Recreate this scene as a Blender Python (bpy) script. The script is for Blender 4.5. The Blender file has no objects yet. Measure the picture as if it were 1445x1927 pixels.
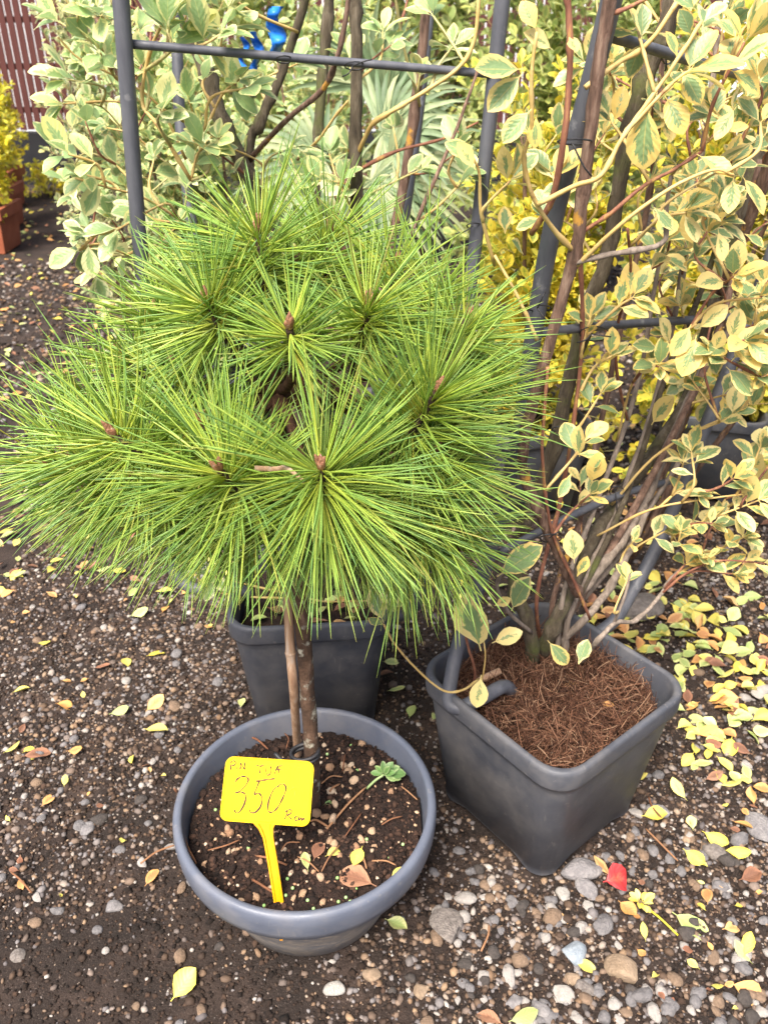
import bpy, math, random
import numpy as np
from mathutils import Vector, Matrix, Quaternion

R = random.Random(7)
NR = np.random.default_rng(7)
rad = math.radians
scene = bpy.context.scene
COL = scene.collection

# ------------------------------------------------------------------ camera, sky, sun, exposure
CAM_H, PITCH, FPX, IW, IH = 1.3, rad(31), 1600.0, 1445.0, 1927.0
cam_d = bpy.data.cameras.new('camera')
cam = bpy.data.objects.new('camera', cam_d)
COL.objects.link(cam)
cam.location = (0, 0, CAM_H)
cam.rotation_euler = (math.pi / 2 - PITCH, 0, 0)
cam_d.sensor_fit = 'VERTICAL'
cam_d.sensor_height = 36.0
cam_d.lens = FPX / IH * 36.0
cam_d.clip_start = 0.02
cam_d.clip_end = 400
cam_d.dof.use_dof = True
cam_d.dof.focus_distance = 1.08
cam_d.dof.aperture_fstop = 8.5
scene.camera = cam

world = bpy.data.worlds.new('World')
scene.world = world
world.use_nodes = True
wn = world.node_tree
wn.nodes.clear()
SUN_EL, SUN_AZ = rad(58), rad(205)          # azimuth clockwise from +Y: behind the camera, a little to the left
sky = wn.nodes.new('ShaderNodeTexSky')
sky.sky_type = 'NISHITA'
sky.sun_disc = False
sky.sun_elevation = SUN_EL
sky.sun_rotation = SUN_AZ
sky.dust_density = 6.0
sky.air_density = 1.0
sky.ozone_density = 0.6
bg = wn.nodes.new('ShaderNodeBackground')
bg.inputs['Strength'].default_value = 0.105
wo = wn.nodes.new('ShaderNodeOutputWorld')
wn.links.new(sky.outputs[0], bg.inputs[0])
wn.links.new(bg.outputs[0], wo.inputs[0])

sun_d = bpy.data.lights.new('sun', 'SUN')
sun_d.energy = 3.0
sun_d.angle = rad(28)
sun_d.color = (1.0, 0.95, 0.87)
sun = bpy.data.objects.new('sun', sun_d)
COL.objects.link(sun)
sdir = Vector((math.sin(SUN_AZ) * math.cos(SUN_EL), math.cos(SUN_AZ) * math.cos(SUN_EL), math.sin(SUN_EL)))
sun.rotation_euler = (-sdir).to_track_quat('-Z', 'Y').to_euler()
sun.location = sdir * 10

scene.view_settings.view_transform = 'Standard'
scene.view_settings.look = 'None'
scene.view_settings.exposure = 1.42
scene.view_settings.gamma = 1.0
scene.view_settings.use_curve_mapping = False
scene.cycles.max_bounces = 7
scene.cycles.diffuse_bounces = 3
scene.cycles.glossy_bounces = 2
scene.cycles.transmission_bounces = 4

# ------------------------------------------------------------------ picture geometry (survey helpers)
CP, SP = math.cos(PITCH), math.sin(PITCH)
def ray(u, v):
    a = (u - IW / 2) / FPX; b = (IH / 2 - v) / FPX
    return Vector((a, CP + b * SP, -SP + b * CP))
CAMP = Vector((0, 0, CAM_H))
def atY(u, v, y):
    d = ray(u, v); return CAMP + d * (y / d.y)
def atZ(u, v, z=0.0):
    d = ray(u, v); return CAMP + d * ((z - CAM_H) / d.z)
def onplane(u, v, p, n):
    d = ray(u, v); return CAMP + d * ((p - CAMP).dot(n) / d.dot(n))
def proj(p):
    q = Vector(p) - CAMP
    fw = q.y * CP - q.z * SP
    up = q.y * SP + q.z * CP
    return IW / 2 + FPX * q.x / fw, IH / 2 - FPX * up / fw, fw

# ------------------------------------------------------------------ materials
def new_mat(name):
    m = bpy.data.materials.new(name); m.use_nodes = True
    nt = m.node_tree
    for n in list(nt.nodes): nt.nodes.remove(n)
    out = nt.nodes.new('ShaderNodeOutputMaterial')
    b = nt.nodes.new('ShaderNodeBsdfPrincipled')
    nt.links.new(b.outputs[0], out.inputs[0])
    return m, nt, b, out
def N(nt, t, **kw):
    n = nt.nodes.new(t)
    for k, v in kw.items(): setattr(n, k, v)
    return n
def ramp(nt, stops, interp='LINEAR'):
    r = nt.nodes.new('ShaderNodeValToRGB'); cr = r.color_ramp; cr.interpolation = interp
    while len(cr.elements) < len(stops): cr.elements.new(0.5)
    for e, (p, c) in zip(cr.elements, stops):
        e.position = p; e.color = (c[0], c[1], c[2], 1)
    return r
def math_node(nt, op, a, b=None, clamp=False):
    n = nt.nodes.new('ShaderNodeMath'); n.operation = op; n.use_clamp = clamp
    for i, x in enumerate((a, b)):
        if x is None: continue
        if isinstance(x, (int, float)): n.inputs[i].default_value = x
        else: nt.links.new(x, n.inputs[i])
    return n.outputs[0]
def rnd(nt):
    oi = N(nt, 'ShaderNodeObjectInfo'); g = N(nt, 'ShaderNodeNewGeometry')
    return math_node(nt, 'FRACT', math_node(nt, 'ADD', oi.outputs['Random'], g.outputs['Random Per Island']))
def mixc(nt, fac, a, b, blend='MIX'):
    n = nt.nodes.new('ShaderNodeMix'); n.data_type = 'RGBA'; n.blend_type = blend
    for sock, x in ((n.inputs[0], fac), (n.inputs[6], a), (n.inputs[7], b)):
        if isinstance(x, (int, float)): sock.default_value = x
        elif isinstance(x, tuple): sock.default_value = (x[0], x[1], x[2], 1)
        else: nt.links.new(x, sock)
    return n.outputs[2]
def noise(nt, scale, detail=4, rough=0.55, vec=None, w=None):
    n = nt.nodes.new('ShaderNodeTexNoise')
    n.inputs['Scale'].default_value = scale; n.inputs['Detail'].default_value = detail; n.inputs['Roughness'].default_value = rough
    if w is not None:
        n.noise_dimensions = '4D'; nt.links.new(w, n.inputs['W'])
    if vec is None:
        tc = nt.nodes.new('ShaderNodeTexCoord'); vec = tc.outputs['Object']
    nt.links.new(vec, n.inputs['Vector'])
    return n.outputs[0]
def bump(nt, b, h, strength=0.4, dist=0.004):
    n = nt.nodes.new('ShaderNodeBump'); n.inputs['Strength'].default_value = strength; n.inputs['Distance'].default_value = dist
    nt.links.new(h, n.inputs['Height']); nt.links.new(n.outputs[0], b.inputs['Normal'])

def noisy(name, stops, scale, rough=0.7, bscale=None, bstr=0.4, bdist=0.003, stretch=None, spec=0.4, spots=None):
    m, nt, b, out = new_mat(name)
    vec = None
    if stretch:
        tc = N(nt, 'ShaderNodeTexCoord'); mp = N(nt, 'ShaderNodeMapping'); mp.inputs['Scale'].default_value = stretch
        nt.links.new(tc.outputs['Object'], mp.inputs['Vector']); vec = mp.outputs[0]
    nz = noise(nt, scale, 6, 0.62, vec)
    r = ramp(nt, stops); nt.links.new(nz, r.inputs[0])
    c = r.outputs[0]
    if spots:
        sc, lo, hi, col = spots
        s = ramp(nt, [(lo, (0, 0, 0)), (hi, (1, 1, 1))]); nt.links.new(noise(nt, sc, 5, 0.6), s.inputs[0])
        c = mixc(nt, s.outputs[0], c, col)
    nt.links.new(c, b.inputs['Base Color'])
    b.inputs['Roughness'].default_value = rough
    b.inputs['Specular IOR Level'].default_value = spec
    bump(nt, b, noise(nt, bscale or scale * 2, 6, 0.65, vec), bstr, bdist)
    return m

def potmat(name, a, b, dust, rough=0.5):
    """Moulded plastic: fine grain, hair scratches, rubbed and mud-splashed patches."""
    m, nt, bs, out = new_mat(name)
    r = ramp(nt, [(0.35, a), (0.65, b)]); nt.links.new(noise(nt, 11, 5), r.inputs[0])
    tc = N(nt, 'ShaderNodeTexCoord'); mp = N(nt, 'ShaderNodeMapping'); mp.inputs['Scale'].default_value = (1, 1, .16); mp.inputs['Rotation'].default_value = (.3, .5, .2)
    nt.links.new(tc.outputs['Object'], mp.inputs['Vector'])
    sc = ramp(nt, [(0.66, (0, 0, 0)), (0.72, (1, 1, 1))]); nt.links.new(noise(nt, 120, 3, 0.5, mp.outputs[0]), sc.inputs[0])
    c = mixc(nt, math_node(nt, 'MULTIPLY', sc.outputs[0], 0.35), r.outputs[0], dust)
    d1 = ramp(nt, [(0.46, (0, 0, 0)), (0.78, (1, 1, 1))]); nt.links.new(noise(nt, 8, 7, 0.7), d1.inputs[0])
    c = mixc(nt, math_node(nt, 'MULTIPLY', d1.outputs[0], 0.75), c, dust)
    d2 = ramp(nt, [(0.66, (0, 0, 0)), (0.70, (1, 1, 1))]); nt.links.new(noise(nt, 75, 4, 0.6), d2.inputs[0])
    c = mixc(nt, math_node(nt, 'MULTIPLY', d2.outputs[0], 0.5), c, dust)
    nt.links.new(c, bs.inputs['Base Color'])
    rg = ramp(nt, [(0.4, (rough - .1,) * 3), (0.7, (rough + .25,) * 3)]); nt.links.new(noise(nt, 8, 7, 0.7), rg.inputs[0]); nt.links.new(rg.outputs[0], bs.inputs['Roughness'])
    bs.inputs['Specular IOR Level'].default_value = 0.45
    bump(nt, bs, noise(nt, 500, 4, 0.6), 0.25, 0.0012)
    return m

def leafmat(name, margin, margin2, green, green2, th=0.5, blemish=(0.45, 0.25, 0.06), trans=0.35, rough=0.38, plain=0.0, soft=0.05):
    """Variegated leaf: green patch round the midrib, pale margin; u runs along the leaf, v across."""
    m, nt, b, out = new_mat(name)
    uv = N(nt, 'ShaderNodeUVMap'); sep = N(nt, 'ShaderNodeSeparateXYZ'); nt.links.new(uv.outputs[0], sep.inputs[0])
    rr = rnd(nt)
    w = math_node(nt, 'MULTIPLY', rr, 61.0)
    v = math_node(nt, 'ABSOLUTE', math_node(nt, 'SUBTRACT', sep.outputs[1], 0.5))     # 0 .. 0.5
    cx = N(nt, 'ShaderNodeCombineXYZ')
    nt.links.new(math_node(nt, 'MULTIPLY', math_node(nt, 'SUBTRACT', sep.outputs[0], math_node(nt, 'MULTIPLY', v, 0.7)), 2.6), cx.inputs[0])
    nt.links.new(math_node(nt, 'MULTIPLY', sep.outputs[1], 1.1), cx.inputs[1])
    nz = noise(nt, 4.2, 4, 0.62, cx.outputs[0], w)
    nz2 = noise(nt, 14, 3, 0.6, uv.outputs[0], w)
    um = math_node(nt, 'ABSOLUTE', math_node(nt, 'SUBTRACT', sep.outputs[0], 0.52))
    d = math_node(nt, 'ADD', math_node(nt, 'MULTIPLY', v, 1.5), math_node(nt, 'MULTIPLY', math_node(nt, 'MULTIPLY', um, um), 1.9))
    d = math_node(nt, 'ADD', d, math_node(nt, 'MULTIPLY', math_node(nt, 'SUBTRACT', nz, 0.5), 1.15))
    d = math_node(nt, 'ADD', d, math_node(nt, 'MULTIPLY', math_node(nt, 'SUBTRACT', rr, 0.5), 0.62))
    mk = ramp(nt, [(max(0, th - soft), (1, 1, 1)), (th + soft, (0, 0, 0))]); nt.links.new(d, mk.inputs[0])
    g = mixc(nt, nz2, green, green2)
    r2 = math_node(nt, 'FRACT', math_node(nt, 'MULTIPLY', rr, 7.31))
    mg = mixc(nt, r2, margin, margin2)
    c = mixc(nt, mk.outputs[0], mg, g)
    # pale midrib and side veins
    rib = ramp(nt, [(0.006, (1, 1, 1)), (0.03, (0, 0, 0))]); nt.links.new(v, rib.inputs[0])
    c = mixc(nt, math_node(nt, 'MULTIPLY', rib.outputs[0], 0.35), c, margin)
    bl = ramp(nt, [(0.66, (0, 0, 0)), (0.74, (1, 1, 1))]); nt.links.new(noise(nt, 5.0, 4, 0.6, uv.outputs[0], math_node(nt, 'ADD', w, 13.0)), bl.inputs[0])
    c = mixc(nt, math_node(nt, 'MULTIPLY', bl.outputs[0], 0.6), c, blemish)
    hs = N(nt, 'ShaderNodeHueSaturation')
    r3 = math_node(nt, 'FRACT', math_node(nt, 'MULTIPLY', rr, 13.77))
    nt.links.new(math_node(nt, 'ADD', math_node(nt, 'MULTIPLY', r3, 0.4), 0.78), hs.inputs['Value'])
    nt.links.new(c, hs.inputs['Color'])
    c = hs.outputs[0]
    nt.links.new(c, b.inputs['Base Color'])
    b.inputs['Roughness'].default_value = rough
    b.inputs['Specular IOR Level'].default_value = 0.45
    # quilted relief between the side veins
    vv = math_node(nt, 'SINE', math_node(nt, 'MULTIPLY', math_node(nt, 'SUBTRACT', sep.outputs[0], math_node(nt, 'MULTIPLY', v, 0.5)), 50.0))
    bump(nt, b, math_node(nt, 'ADD', math_node(nt, 'MULTIPLY', vv, 0.25), nz2), 0.25, 0.002)
    tr = N(nt, 'ShaderNodeBsdfTranslucent'); nt.links.new(c, tr.inputs[0])
    mx = N(nt, 'ShaderNodeMixShader'); mx.inputs[0].default_value = trans
    nt.links.new(b.outputs[0], mx.inputs[1]); nt.links.new(tr.outputs[0], mx.inputs[2]); nt.links.new(mx.outputs[0], out.inputs[0])
    return m

def randmat(name, stops, rough=0.75, bscale=120, bstr=0.35, bdist=0.002, interp='LINEAR', mottled=0.35, trans=0.0):
    """One colour for each loose piece, picked from a ramp, with mottling."""
    m, nt, b, out = new_mat(name)
    r = ramp(nt, stops, interp); nt.links.new(rnd(nt), r.inputs[0])
    nz = noise(nt, bscale, 5, 0.6)
    k = ramp(nt, [(0.3, (1 - mottled,) * 3), (0.7, (1 + 0 * mottled,) * 3)]); nt.links.new(nz, k.inputs[0])
    c = mixc(nt, 1.0, r.outputs[0], k.outputs[0], 'MULTIPLY')
    nt.links.new(c, b.inputs['Base Color']); b.inputs['Roughness'].default_value = rough
    b.inputs['Specular IOR Level'].default_value = 0.35
    bump(nt, b, nz, bstr, bdist)
    if trans:
        tr = N(nt, 'ShaderNodeBsdfTranslucent'); nt.links.new(c, tr.inputs[0])
        mx = N(nt, 'ShaderNodeMixShader'); mx.inputs[0].default_value = trans
        nt.links.new(b.outputs[0], mx.inputs[1]); nt.links.new(tr.outputs[0], mx.inputs[2]); nt.links.new(mx.outputs[0], out.inputs[0])
    return m

M = {}
M['soil'] = noisy('damp_soil', [(0.3, (0.009, 0.0055, 0.004)), (0.52, (0.022, 0.0135, 0.0098)), (0.74, (0.052, 0.033, 0.025))], 9, 0.92, 170, 0.9, 0.006,
                  spots=(420, 0.6, 0.7, (0.13, 0.10, 0.085)))
PEB = [(0.0, (0.032, 0.019, 0.013)), (0.2, (0.075, 0.046, 0.031)), (0.36, (0.14, 0.088, 0.056)), (0.48, (0.17, 0.148, 0.142)), (0.60, (0.24, 0.145, 0.082)),
       (0.70, (0.25, 0.228, 0.225)), (0.79, (0.095, 0.078, 0.078)), (0.87, (0.36, 0.235, 0.14)), (0.95, (0.36, 0.315, 0.28)), (1.0, (0.50, 0.45, 0.40))]
PEB = [(p, tuple(.84 * q for q in c)) for p, c in PEB]
M['gravel'] = randmat('gravel_stone', PEB, 0.8, 210, 0.3, 0.002)
M['earth'] = randmat('earth_crumb', [(0, (0.009, 0.0052, 0.0035)), (0.6, (0.029, 0.0165, 0.011)), (1, (0.075, 0.044, 0.029))], 0.95, 300, 0.5)
for _n, _a, _b in (('grey', (0.115, 0.108, 0.11), (0.225, 0.21, 0.21)), ('tan', (0.15, 0.10, 0.066), (0.27, 0.185, 0.125)), ('dark', (0.04, 0.034, 0.031), (0.09, 0.075, 0.067)), ('pale', (0.27, 0.245, 0.225), (0.42, 0.385, 0.355))):
    M['peb_' + _n] = noisy(_n + '_pebble', [(0.3, _a), (0.7, _b)], 1.6, 0.8, 5, 0.5, 0.1)
M['stone_grey'] = noisy('grey_stone', [(0.3, (0.15, 0.14, 0.145)), (0.7, (0.30, 0.28, 0.275))], 1.6, 0.8, 6, 0.5, 0.08)
M['stone_pale'] = noisy('pale_stone', [(0.3, (0.30, 0.275, 0.25)), (0.7, (0.47, 0.44, 0.40))], 1.4, 0.8, 6, 0.5, 0.08)
M['stone_tan'] = noisy('tan_stone', [(0.3, (0.20, 0.14, 0.09)), (0.7, (0.37, 0.27, 0.185))], 1.6, 0.8, 6, 0.5, 0.08)
M['stone_rough'] = noisy('rough_stone', [(0.3, (0.10, 0.085, 0.078)), (0.7, (0.27, 0.235, 0.21))], 3.0, 0.9, 6, 0.5, 0.08)
M['stone_blue'] = noisy('bluish_stone', [(0.3, (0.22, 0.26, 0.30)), (0.7, (0.36, 0.40, 0.44))], 1.5, 0.7, 6, 0.5, 0.08)
M['pot'] = potmat('charcoal_plastic', (0.052, 0.055, 0.067), (0.074, 0.078, 0.092), (0.18, 0.165, 0.155), 0.58)
M['bowl'] = potmat('slate_blue_plastic', (0.088, 0.100, 0.134), (0.115, 0.129, 0.166), (0.21, 0.195, 0.19), 0.48)
M['bowl_dirty'] = noisy('mud_splashed_plastic', [(0.3, (0.12, 0.125, 0.145)), (0.6, (0.22, 0.195, 0.175))], 26, 0.75, 200, 0.3, 0.002, spots=(60, 0.5, 0.66, (0.30, 0.255, 0.215)))
M['potsoil'] = noisy('peat', [(0.3, (0.008, 0.0038, 0.0025)), (0.55, (0.024, 0.0115, 0.0075)), (0.75, (0.052, 0.026, 0.017))], 45, 0.97, 220, 1.0, 0.008)
M['crumb'] = randmat('peat_crumb', [(0, (0.008, 0.0038, 0.0025)), (0.6, (0.032, 0.0155, 0.010)), (1, (0.08, 0.041, 0.026))], 0.95, 300, 0.5)
M['clay'] = randmat('clay_lump', [(0, (0.36, 0.20, 0.115)), (0.5, (0.52, 0.34, 0.21)), (1, (0.66, 0.51, 0.37))], 0.9, 160, 0.6, 0.004)
M['bead'] = randmat('fertiliser_bead', [(0, (0.30, 0.55, 0.16)), (1, (0.45, 0.66, 0.28))], 0.4, 100, 0.0)
M['coir'] = randmat('coir_fibre', [(0, (0.055, 0.022, 0.012)), (0.45, (0.145, 0.062, 0.034)), (0.8, (0.29, 0.140, 0.080)), (1, (0.46, 0.29, 0.18))], 0.85, 60, 0.1)
M['coirbase'] = noisy('coir_bed', [(0.3, (0.018, 0.008, 0.0045)), (0.7, (0.075, 0.034, 0.018))], 70, 0.95, 240, 1.0, 0.006)
M['bamboo'] = noisy('bamboo_cane', [(0.3, (0.24, 0.135, 0.08)), (0.55, (0.42, 0.265, 0.165)), (0.75, (0.48, 0.40, 0.33))], 16, 0.6, 160, 0.3, 0.001, stretch=(8, 8, 0.8))
M['pinebark'] = noisy('pine_bark', [(0.3, (0.030, 0.017, 0.011)), (0.55, (0.10, 0.056, 0.034)), (0.75, (0.26, 0.165, 0.115))], 38, 0.9, 95, 1.0, 0.006, stretch=(1, 1, 0.6),
                      spots=(52, 0.56, 0.66, (0.36, 0.34, 0.27)))
M['shootbark'] = noisy('shoot_bark', [(0.35, (0.022, 0.013, 0.010)), (0.7, (0.10, 0.055, 0.035))], 180, 0.9, 320, 1.0, 0.004)
M['branchbark'] = noisy('branch_bark', [(0.3, (0.05, 0.024, 0.014)), (0.7, (0.19, 0.095, 0.055))], 90, 0.9, 200, 1.0, 0.004)
M['bud'] = noisy('resinous_bud', [(0.35, (0.13, 0.050, 0.026)), (0.6, (0.29, 0.135, 0.075))], 260, 0.6, 500, 0.8, 0.002, spots=(330, 0.60, 0.70, (0.46, 0.38, 0.32)))
M['tie'] = noisy('black_rubber', [(0.3, (0.012, 0.012, 0.014)), (0.7, (0.03, 0.03, 0.034))], 60, 0.5)
M['tube'] = noisy('grey_plastic_tube', [(0.3, (0.055, 0.058, 0.072)), (0.7, (0.105, 0.108, 0.124))], 18, 0.5, 200, 0.2, 0.001, stretch=(3, 3, 0.6), spots=(26, 0.62, 0.72, (0.19, 0.19, 0.20)))
M['stem_moss'] = noisy('mossy_stem_bark', [(0.3, (0.035, 0.026, 0.017)), (0.5, (0.085, 0.066, 0.042)), (0.7, (0.17, 0.14, 0.10))], 30, 0.9, 120, 1.0, 0.005, stretch=(2.5, 2.5, 0.5),
                       spots=(14, 0.52, 0.70, (0.10, 0.11, 0.032)))
M['stem_brown'] = noisy('brown_stem_bark', [(0.32, (0.06, 0.035, 0.024)), (0.52, (0.17, 0.10, 0.072)), (0.72, (0.30, 0.21, 0.155))], 36, 0.85, 120, 0.8, 0.003, stretch=(4, 4, 0.6),
                        spots=(24, 0.60, 0.66, (0.52, 0.27, 0.05)))
M['stem_grey'] = noisy('grey_stem_bark', [(0.3, (0.11, 0.085, 0.065)), (0.7, (0.34, 0.275, 0.225))], 30, 0.85, 120, 0.7, 0.003, stretch=(4, 4, 0.6))
M['twig_red'] = noisy('reddish_twig', [(0.3, (0.13, 0.045, 0.03)), (0.55, (0.26, 0.11, 0.065)), (0.68, (0.48, 0.29, 0.08))], 26, 0.7, 100, 0.5, 0.002, stretch=(3, 3, 0.6))
M['twig_yellow'] = noisy('straw_yellow_twig', [(0.3, (0.42, 0.27, 0.08)), (0.7, (0.62, 0.46, 0.19))], 30, 0.6, 100, 0.4, 0.002, spots=(40, 0.62, 0.70, (0.25, 0.13, 0.05)))
M['twig_green'] = noisy('yellow_green_twig', [(0.3, (0.34, 0.30, 0.11)), (0.7, (0.52, 0.46, 0.20))], 30, 0.6, 100, 0.4, 0.002, spots=(40, 0.60, 0.70, (0.20, 0.12, 0.05)))
M['leaf_cream'] = leafmat('cream_edged_leaf', (0.82, 0.60, 0.17), (0.83, 0.72, 0.34), (0.13, 0.23, 0.09), (0.32, 0.43, 0.20), 0.38)
M['leaf_silver'] = leafmat('silver_edged_leaf', (0.72, 0.69, 0.24), (0.74, 0.75, 0.42), (0.20, 0.34, 0.10), (0.40, 0.52, 0.25), 0.55)
M['leaf_small'] = leafmat('small_edged_leaf', (0.60, 0.56, 0.22), (0.66, 0.64, 0.38), (0.12, 0.20, 0.075), (0.25, 0.33, 0.15), 0.45)
M['leaf_gold'] = leafmat('golden_leaf', (0.80, 0.62, 0.06), (0.66, 0.62, 0.10), (0.16, 0.26, 0.03), (0.38, 0.45, 0.07), 0.22, trans=0.4, soft=0.1)
M['leaf_lime'] = leafmat('lime_gold_leaf', (0.84, 0.68, 0.04), (0.66, 0.64, 0.06), (0.18, 0.30, 0.03), (0.36, 0.46, 0.05), 0.12, trans=0.4, soft=0.1)
M['leaf_lime2'] = leafmat('yellow_green_leaf', (0.52, 0.52, 0.14), (0.48, 0.52, 0.22), (0.20, 0.30, 0.07), (0.34, 0.42, 0.14), 0.45, trans=0.4, soft=0.1)
M['fall_yellow'] = leafmat('fallen_yellow_leaf', (0.72, 0.58, 0.08), (0.74, 0.66, 0.22), (0.50, 0.50, 0.10), (0.60, 0.58, 0.16), 0.30, trans=0.15, rough=0.5, soft=0.15)
M['fall_green'] = leafmat('fallen_pale_green_leaf', (0.60, 0.58, 0.24), (0.54, 0.58, 0.22), (0.30, 0.40, 0.12), (0.42, 0.50, 0.18), 0.50, trans=0.15, rough=0.5, soft=0.15)
M['fall_orange'] = leafmat('fallen_orange_leaf', (0.62, 0.30, 0.08), (0.64, 0.40, 0.17), (0.36, 0.15, 0.06), (0.50, 0.26, 0.10), 0.36, trans=0.1, rough=0.6, soft=0.2)
M['fall_brown'] = leafmat('fallen_brown_leaf', (0.24, 0.10, 0.055), (0.32, 0.17, 0.10), (0.12, 0.05, 0.03), (0.19, 0.09, 0.05), 0.4, trans=0.05, rough=0.7, soft=0.2)
M['fall_red'] = leafmat('fallen_red_leaf', (0.58, 0.03, 0.04), (0.52, 0.05, 0.04), (0.42, 0.16, 0.08), (0.62, 0.07, 0.06), 0.34, trans=0.1, rough=0.45, soft=0.2)
M['needle_dry'] = randmat('dry_needle', [(0, (0.17, 0.065, 0.03)), (1, (0.38, 0.20, 0.10))], 0.8, 60, 0.1)
M['tag'] = noisy('yellow_plastic', [(0.3, (0.74, 0.475, 0.004)), (0.7, (0.78, 0.52, 0.008))], 14, 0.28, 200, 0.05, 0.0005)
M['tagstake'] = noisy('amber_plastic', [(0.3, (0.62, 0.25, 0.002)), (0.7, (0.68, 0.30, 0.003))], 14, 0.35, 200, 0.05, 0.0005)
M['ink'] = noisy('marker_ink', [(0.3, (0.035, 0.012, 0.014)), (0.7, (0.09, 0.03, 0.02))], 60, 0.6)
M['ink_faint'] = noisy('faded_marker_ink', [(0.3, (0.60, 0.36, 0.006)), (0.7, (0.64, 0.40, 0.008))], 60, 0.6)
M['sedum'] = leafmat('fleshy_leaf', (0.26, 0.36, 0.13), (0.30, 0.40, 0.18), (0.085, 0.19, 0.05), (0.16, 0.28, 0.09), 0.55, trans=0.15, soft=0.2)
M['slat'] = noisy('red_brown_timber', [(0.3, (0.058, 0.014, 0.011)), (0.7, (0.10, 0.028, 0.022))], 6, 0.7, 40, 0.3, 0.002, stretch=(9, 9, 0.6))
M['rail'] = noisy('dark_timber', [(0.3, (0.035, 0.014, 0.011)), (0.7, (0.07, 0.03, 0.024))], 9, 0.75)
M['plinth'] = noisy('dark_plinth', [(0.3, (0.006, 0.006, 0.008)), (0.7, (0.014, 0.014, 0.017))], 6, 0.8)
M['white'] = noisy('white_render', [(0.3, (0.74, 0.75, 0.78)), (0.7, (0.82, 0.83, 0.85))], 2, 0.8)
M['terracotta'] = noisy('terracotta_plastic', [(0.3, (0.27, 0.075, 0.035)), (0.7, (0.38, 0.125, 0.065))], 8, 0.6)
M['blue'] = noisy('blue_plastic_strap', [(0.3, (0.01, 0.13, 0.60)), (0.7, (0.03, 0.26, 0.80))], 30, 0.4, 60, 0.5, 0.004)
M['palm'] = randmat('palm_blade', [(0, (0.12, 0.19, 0.09)), (0.5, (0.24, 0.33, 0.17)), (1, (0.44, 0.48, 0.25))], 0.5, 40, 0.1, trans=0.3)
M['palmfibre'] = noisy('palm_fibre', [(0.3, (0.04, 0.02, 0.015)), (0.7, (0.19, 0.10, 0.07))], 30, 0.95, 90, 1.0, 0.01)
M['bluecap'] = noisy('turquoise_plastic', [(0.3, (0.02, 0.42, 0.42)), (0.7, (0.03, 0.5, 0.48))], 10, 0.4)
def needlemat():
    m, nt, b, out = new_mat('pine_needle')
    uv = N(nt, 'ShaderNodeUVMap'); sep = N(nt, 'ShaderNodeSeparateXYZ'); nt.links.new(uv.outputs[0], sep.inputs[0])
    rr = rnd(nt)
    a = ramp(nt, [(0.0, (0.64, 0.66, 0.06)), (0.35, (0.47, 0.60, 0.07)), (1.0, (0.27, 0.47, 0.12))]); nt.links.new(sep.outputs[0], a.inputs[0])
    c2 = ramp(nt, [(0.0, (0.14, 0.33, 0.13)), (0.45, (0.31, 0.50, 0.09)), (0.80, (0.52, 0.62, 0.10)), (0.955, (0.56, 0.58, 0.12)), (1.0, (0.45, 0.24, 0.07))]); nt.links.new(rr, c2.inputs[0])
    c = mixc(nt, 0.55, a.outputs[0], c2.outputs[0])
    tip = ramp(nt, [(0.955, (0, 0, 0)), (1.0, (1, 1, 1))]); nt.links.new(sep.outputs[0], tip.inputs[0])
    c = mixc(nt, math_node(nt, 'MULTIPLY', tip.outputs[0], 0.6), c, (0.55, 0.45, 0.08))
    nt.links.new(c, b.inputs['Base Color']); b.inputs['Roughness'].default_value = 0.36
    b.inputs['Specular IOR Level'].default_value = 0.5
    tr = N(nt, 'ShaderNodeBsdfTranslucent'); nt.links.new(c, tr.inputs[0])
    mx = N(nt, 'ShaderNodeMixShader'); mx.inputs[0].default_value = 0.34
    nt.links.new(b.outputs[0], mx.inputs[1]); nt.links.new(tr.outputs[0], mx.inputs[2]); nt.links.new(mx.outputs[0], out.inputs[0])
    return m
M['needle'] = needlemat()

# ------------------------------------------------------------------ mesh helpers
def mesh_np(name, verts, faces, uvs=None, smooth=True, mat=None):
    """verts (n,3), faces: array (m,k) of one size, or list of lists."""
    me = bpy.data.meshes.new(name)
    if isinstance(faces, np.ndarray):
        n, k = faces.shape
        me.vertices.add(len(verts)); me.vertices.foreach_set('co', np.asarray(verts, dtype=np.float32).ravel())
        me.loops.add(n * k); me.loops.foreach_set('vertex_index', faces.astype(np.int32).ravel())
        me.polygons.add(n); me.polygons.foreach_set('loop_start', np.arange(0, n * k, k, dtype=np.int32))
        me.polygons.foreach_set('loop_total', np.full(n, k, dtype=np.int32))
        me.update(calc_edges=True)
    else:
        me.from_pydata([tuple(v) for v in verts], [], faces)
    if uvs is not None:
        li = np.empty(len(me.loops), dtype=np.int32); me.loops.foreach_get('vertex_index', li)
        lay = me.uv_layers.new(name='UVMap'); lay.data.foreach_set('uv', np.asarray(uvs, dtype=np.float32)[li].ravel())
    if smooth:
        me.polygons.foreach_set('use_smooth', np.ones(len(me.polygons), dtype=bool))
    if mat: me.materials.append(mat)
    return me
def link(name, me, parent=None, mw=None):
    o = bpy.data.objects.new(name, me); COL.objects.link(o)
    if parent is not None:
        o.parent = parent
        o.matrix_parent_inverse = INV[parent.name]
    if mw is not None: o.matrix_basis = mw
    INV[o.name] = (INV[parent.name] if parent is not None else Matrix()) .copy() if False else Matrix()
    return o
INV = {}
def tag(o, label=None, cat=None, group=None, kind=None):
    if label: o['label'] = label
    if cat: o['category'] = cat
    if group: o['group'] = group
    if kind: o['kind'] = kind
    return o
def thing(name, loc, label, cat, group=None):
    o = bpy.data.objects.new(name, None); COL.objects.link(o)
    o.location = loc; o.empty_display_size = 0.05
    INV[o.name] = Matrix.Translation(-Vector(loc))
    return tag(o, label, cat, group)

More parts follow.
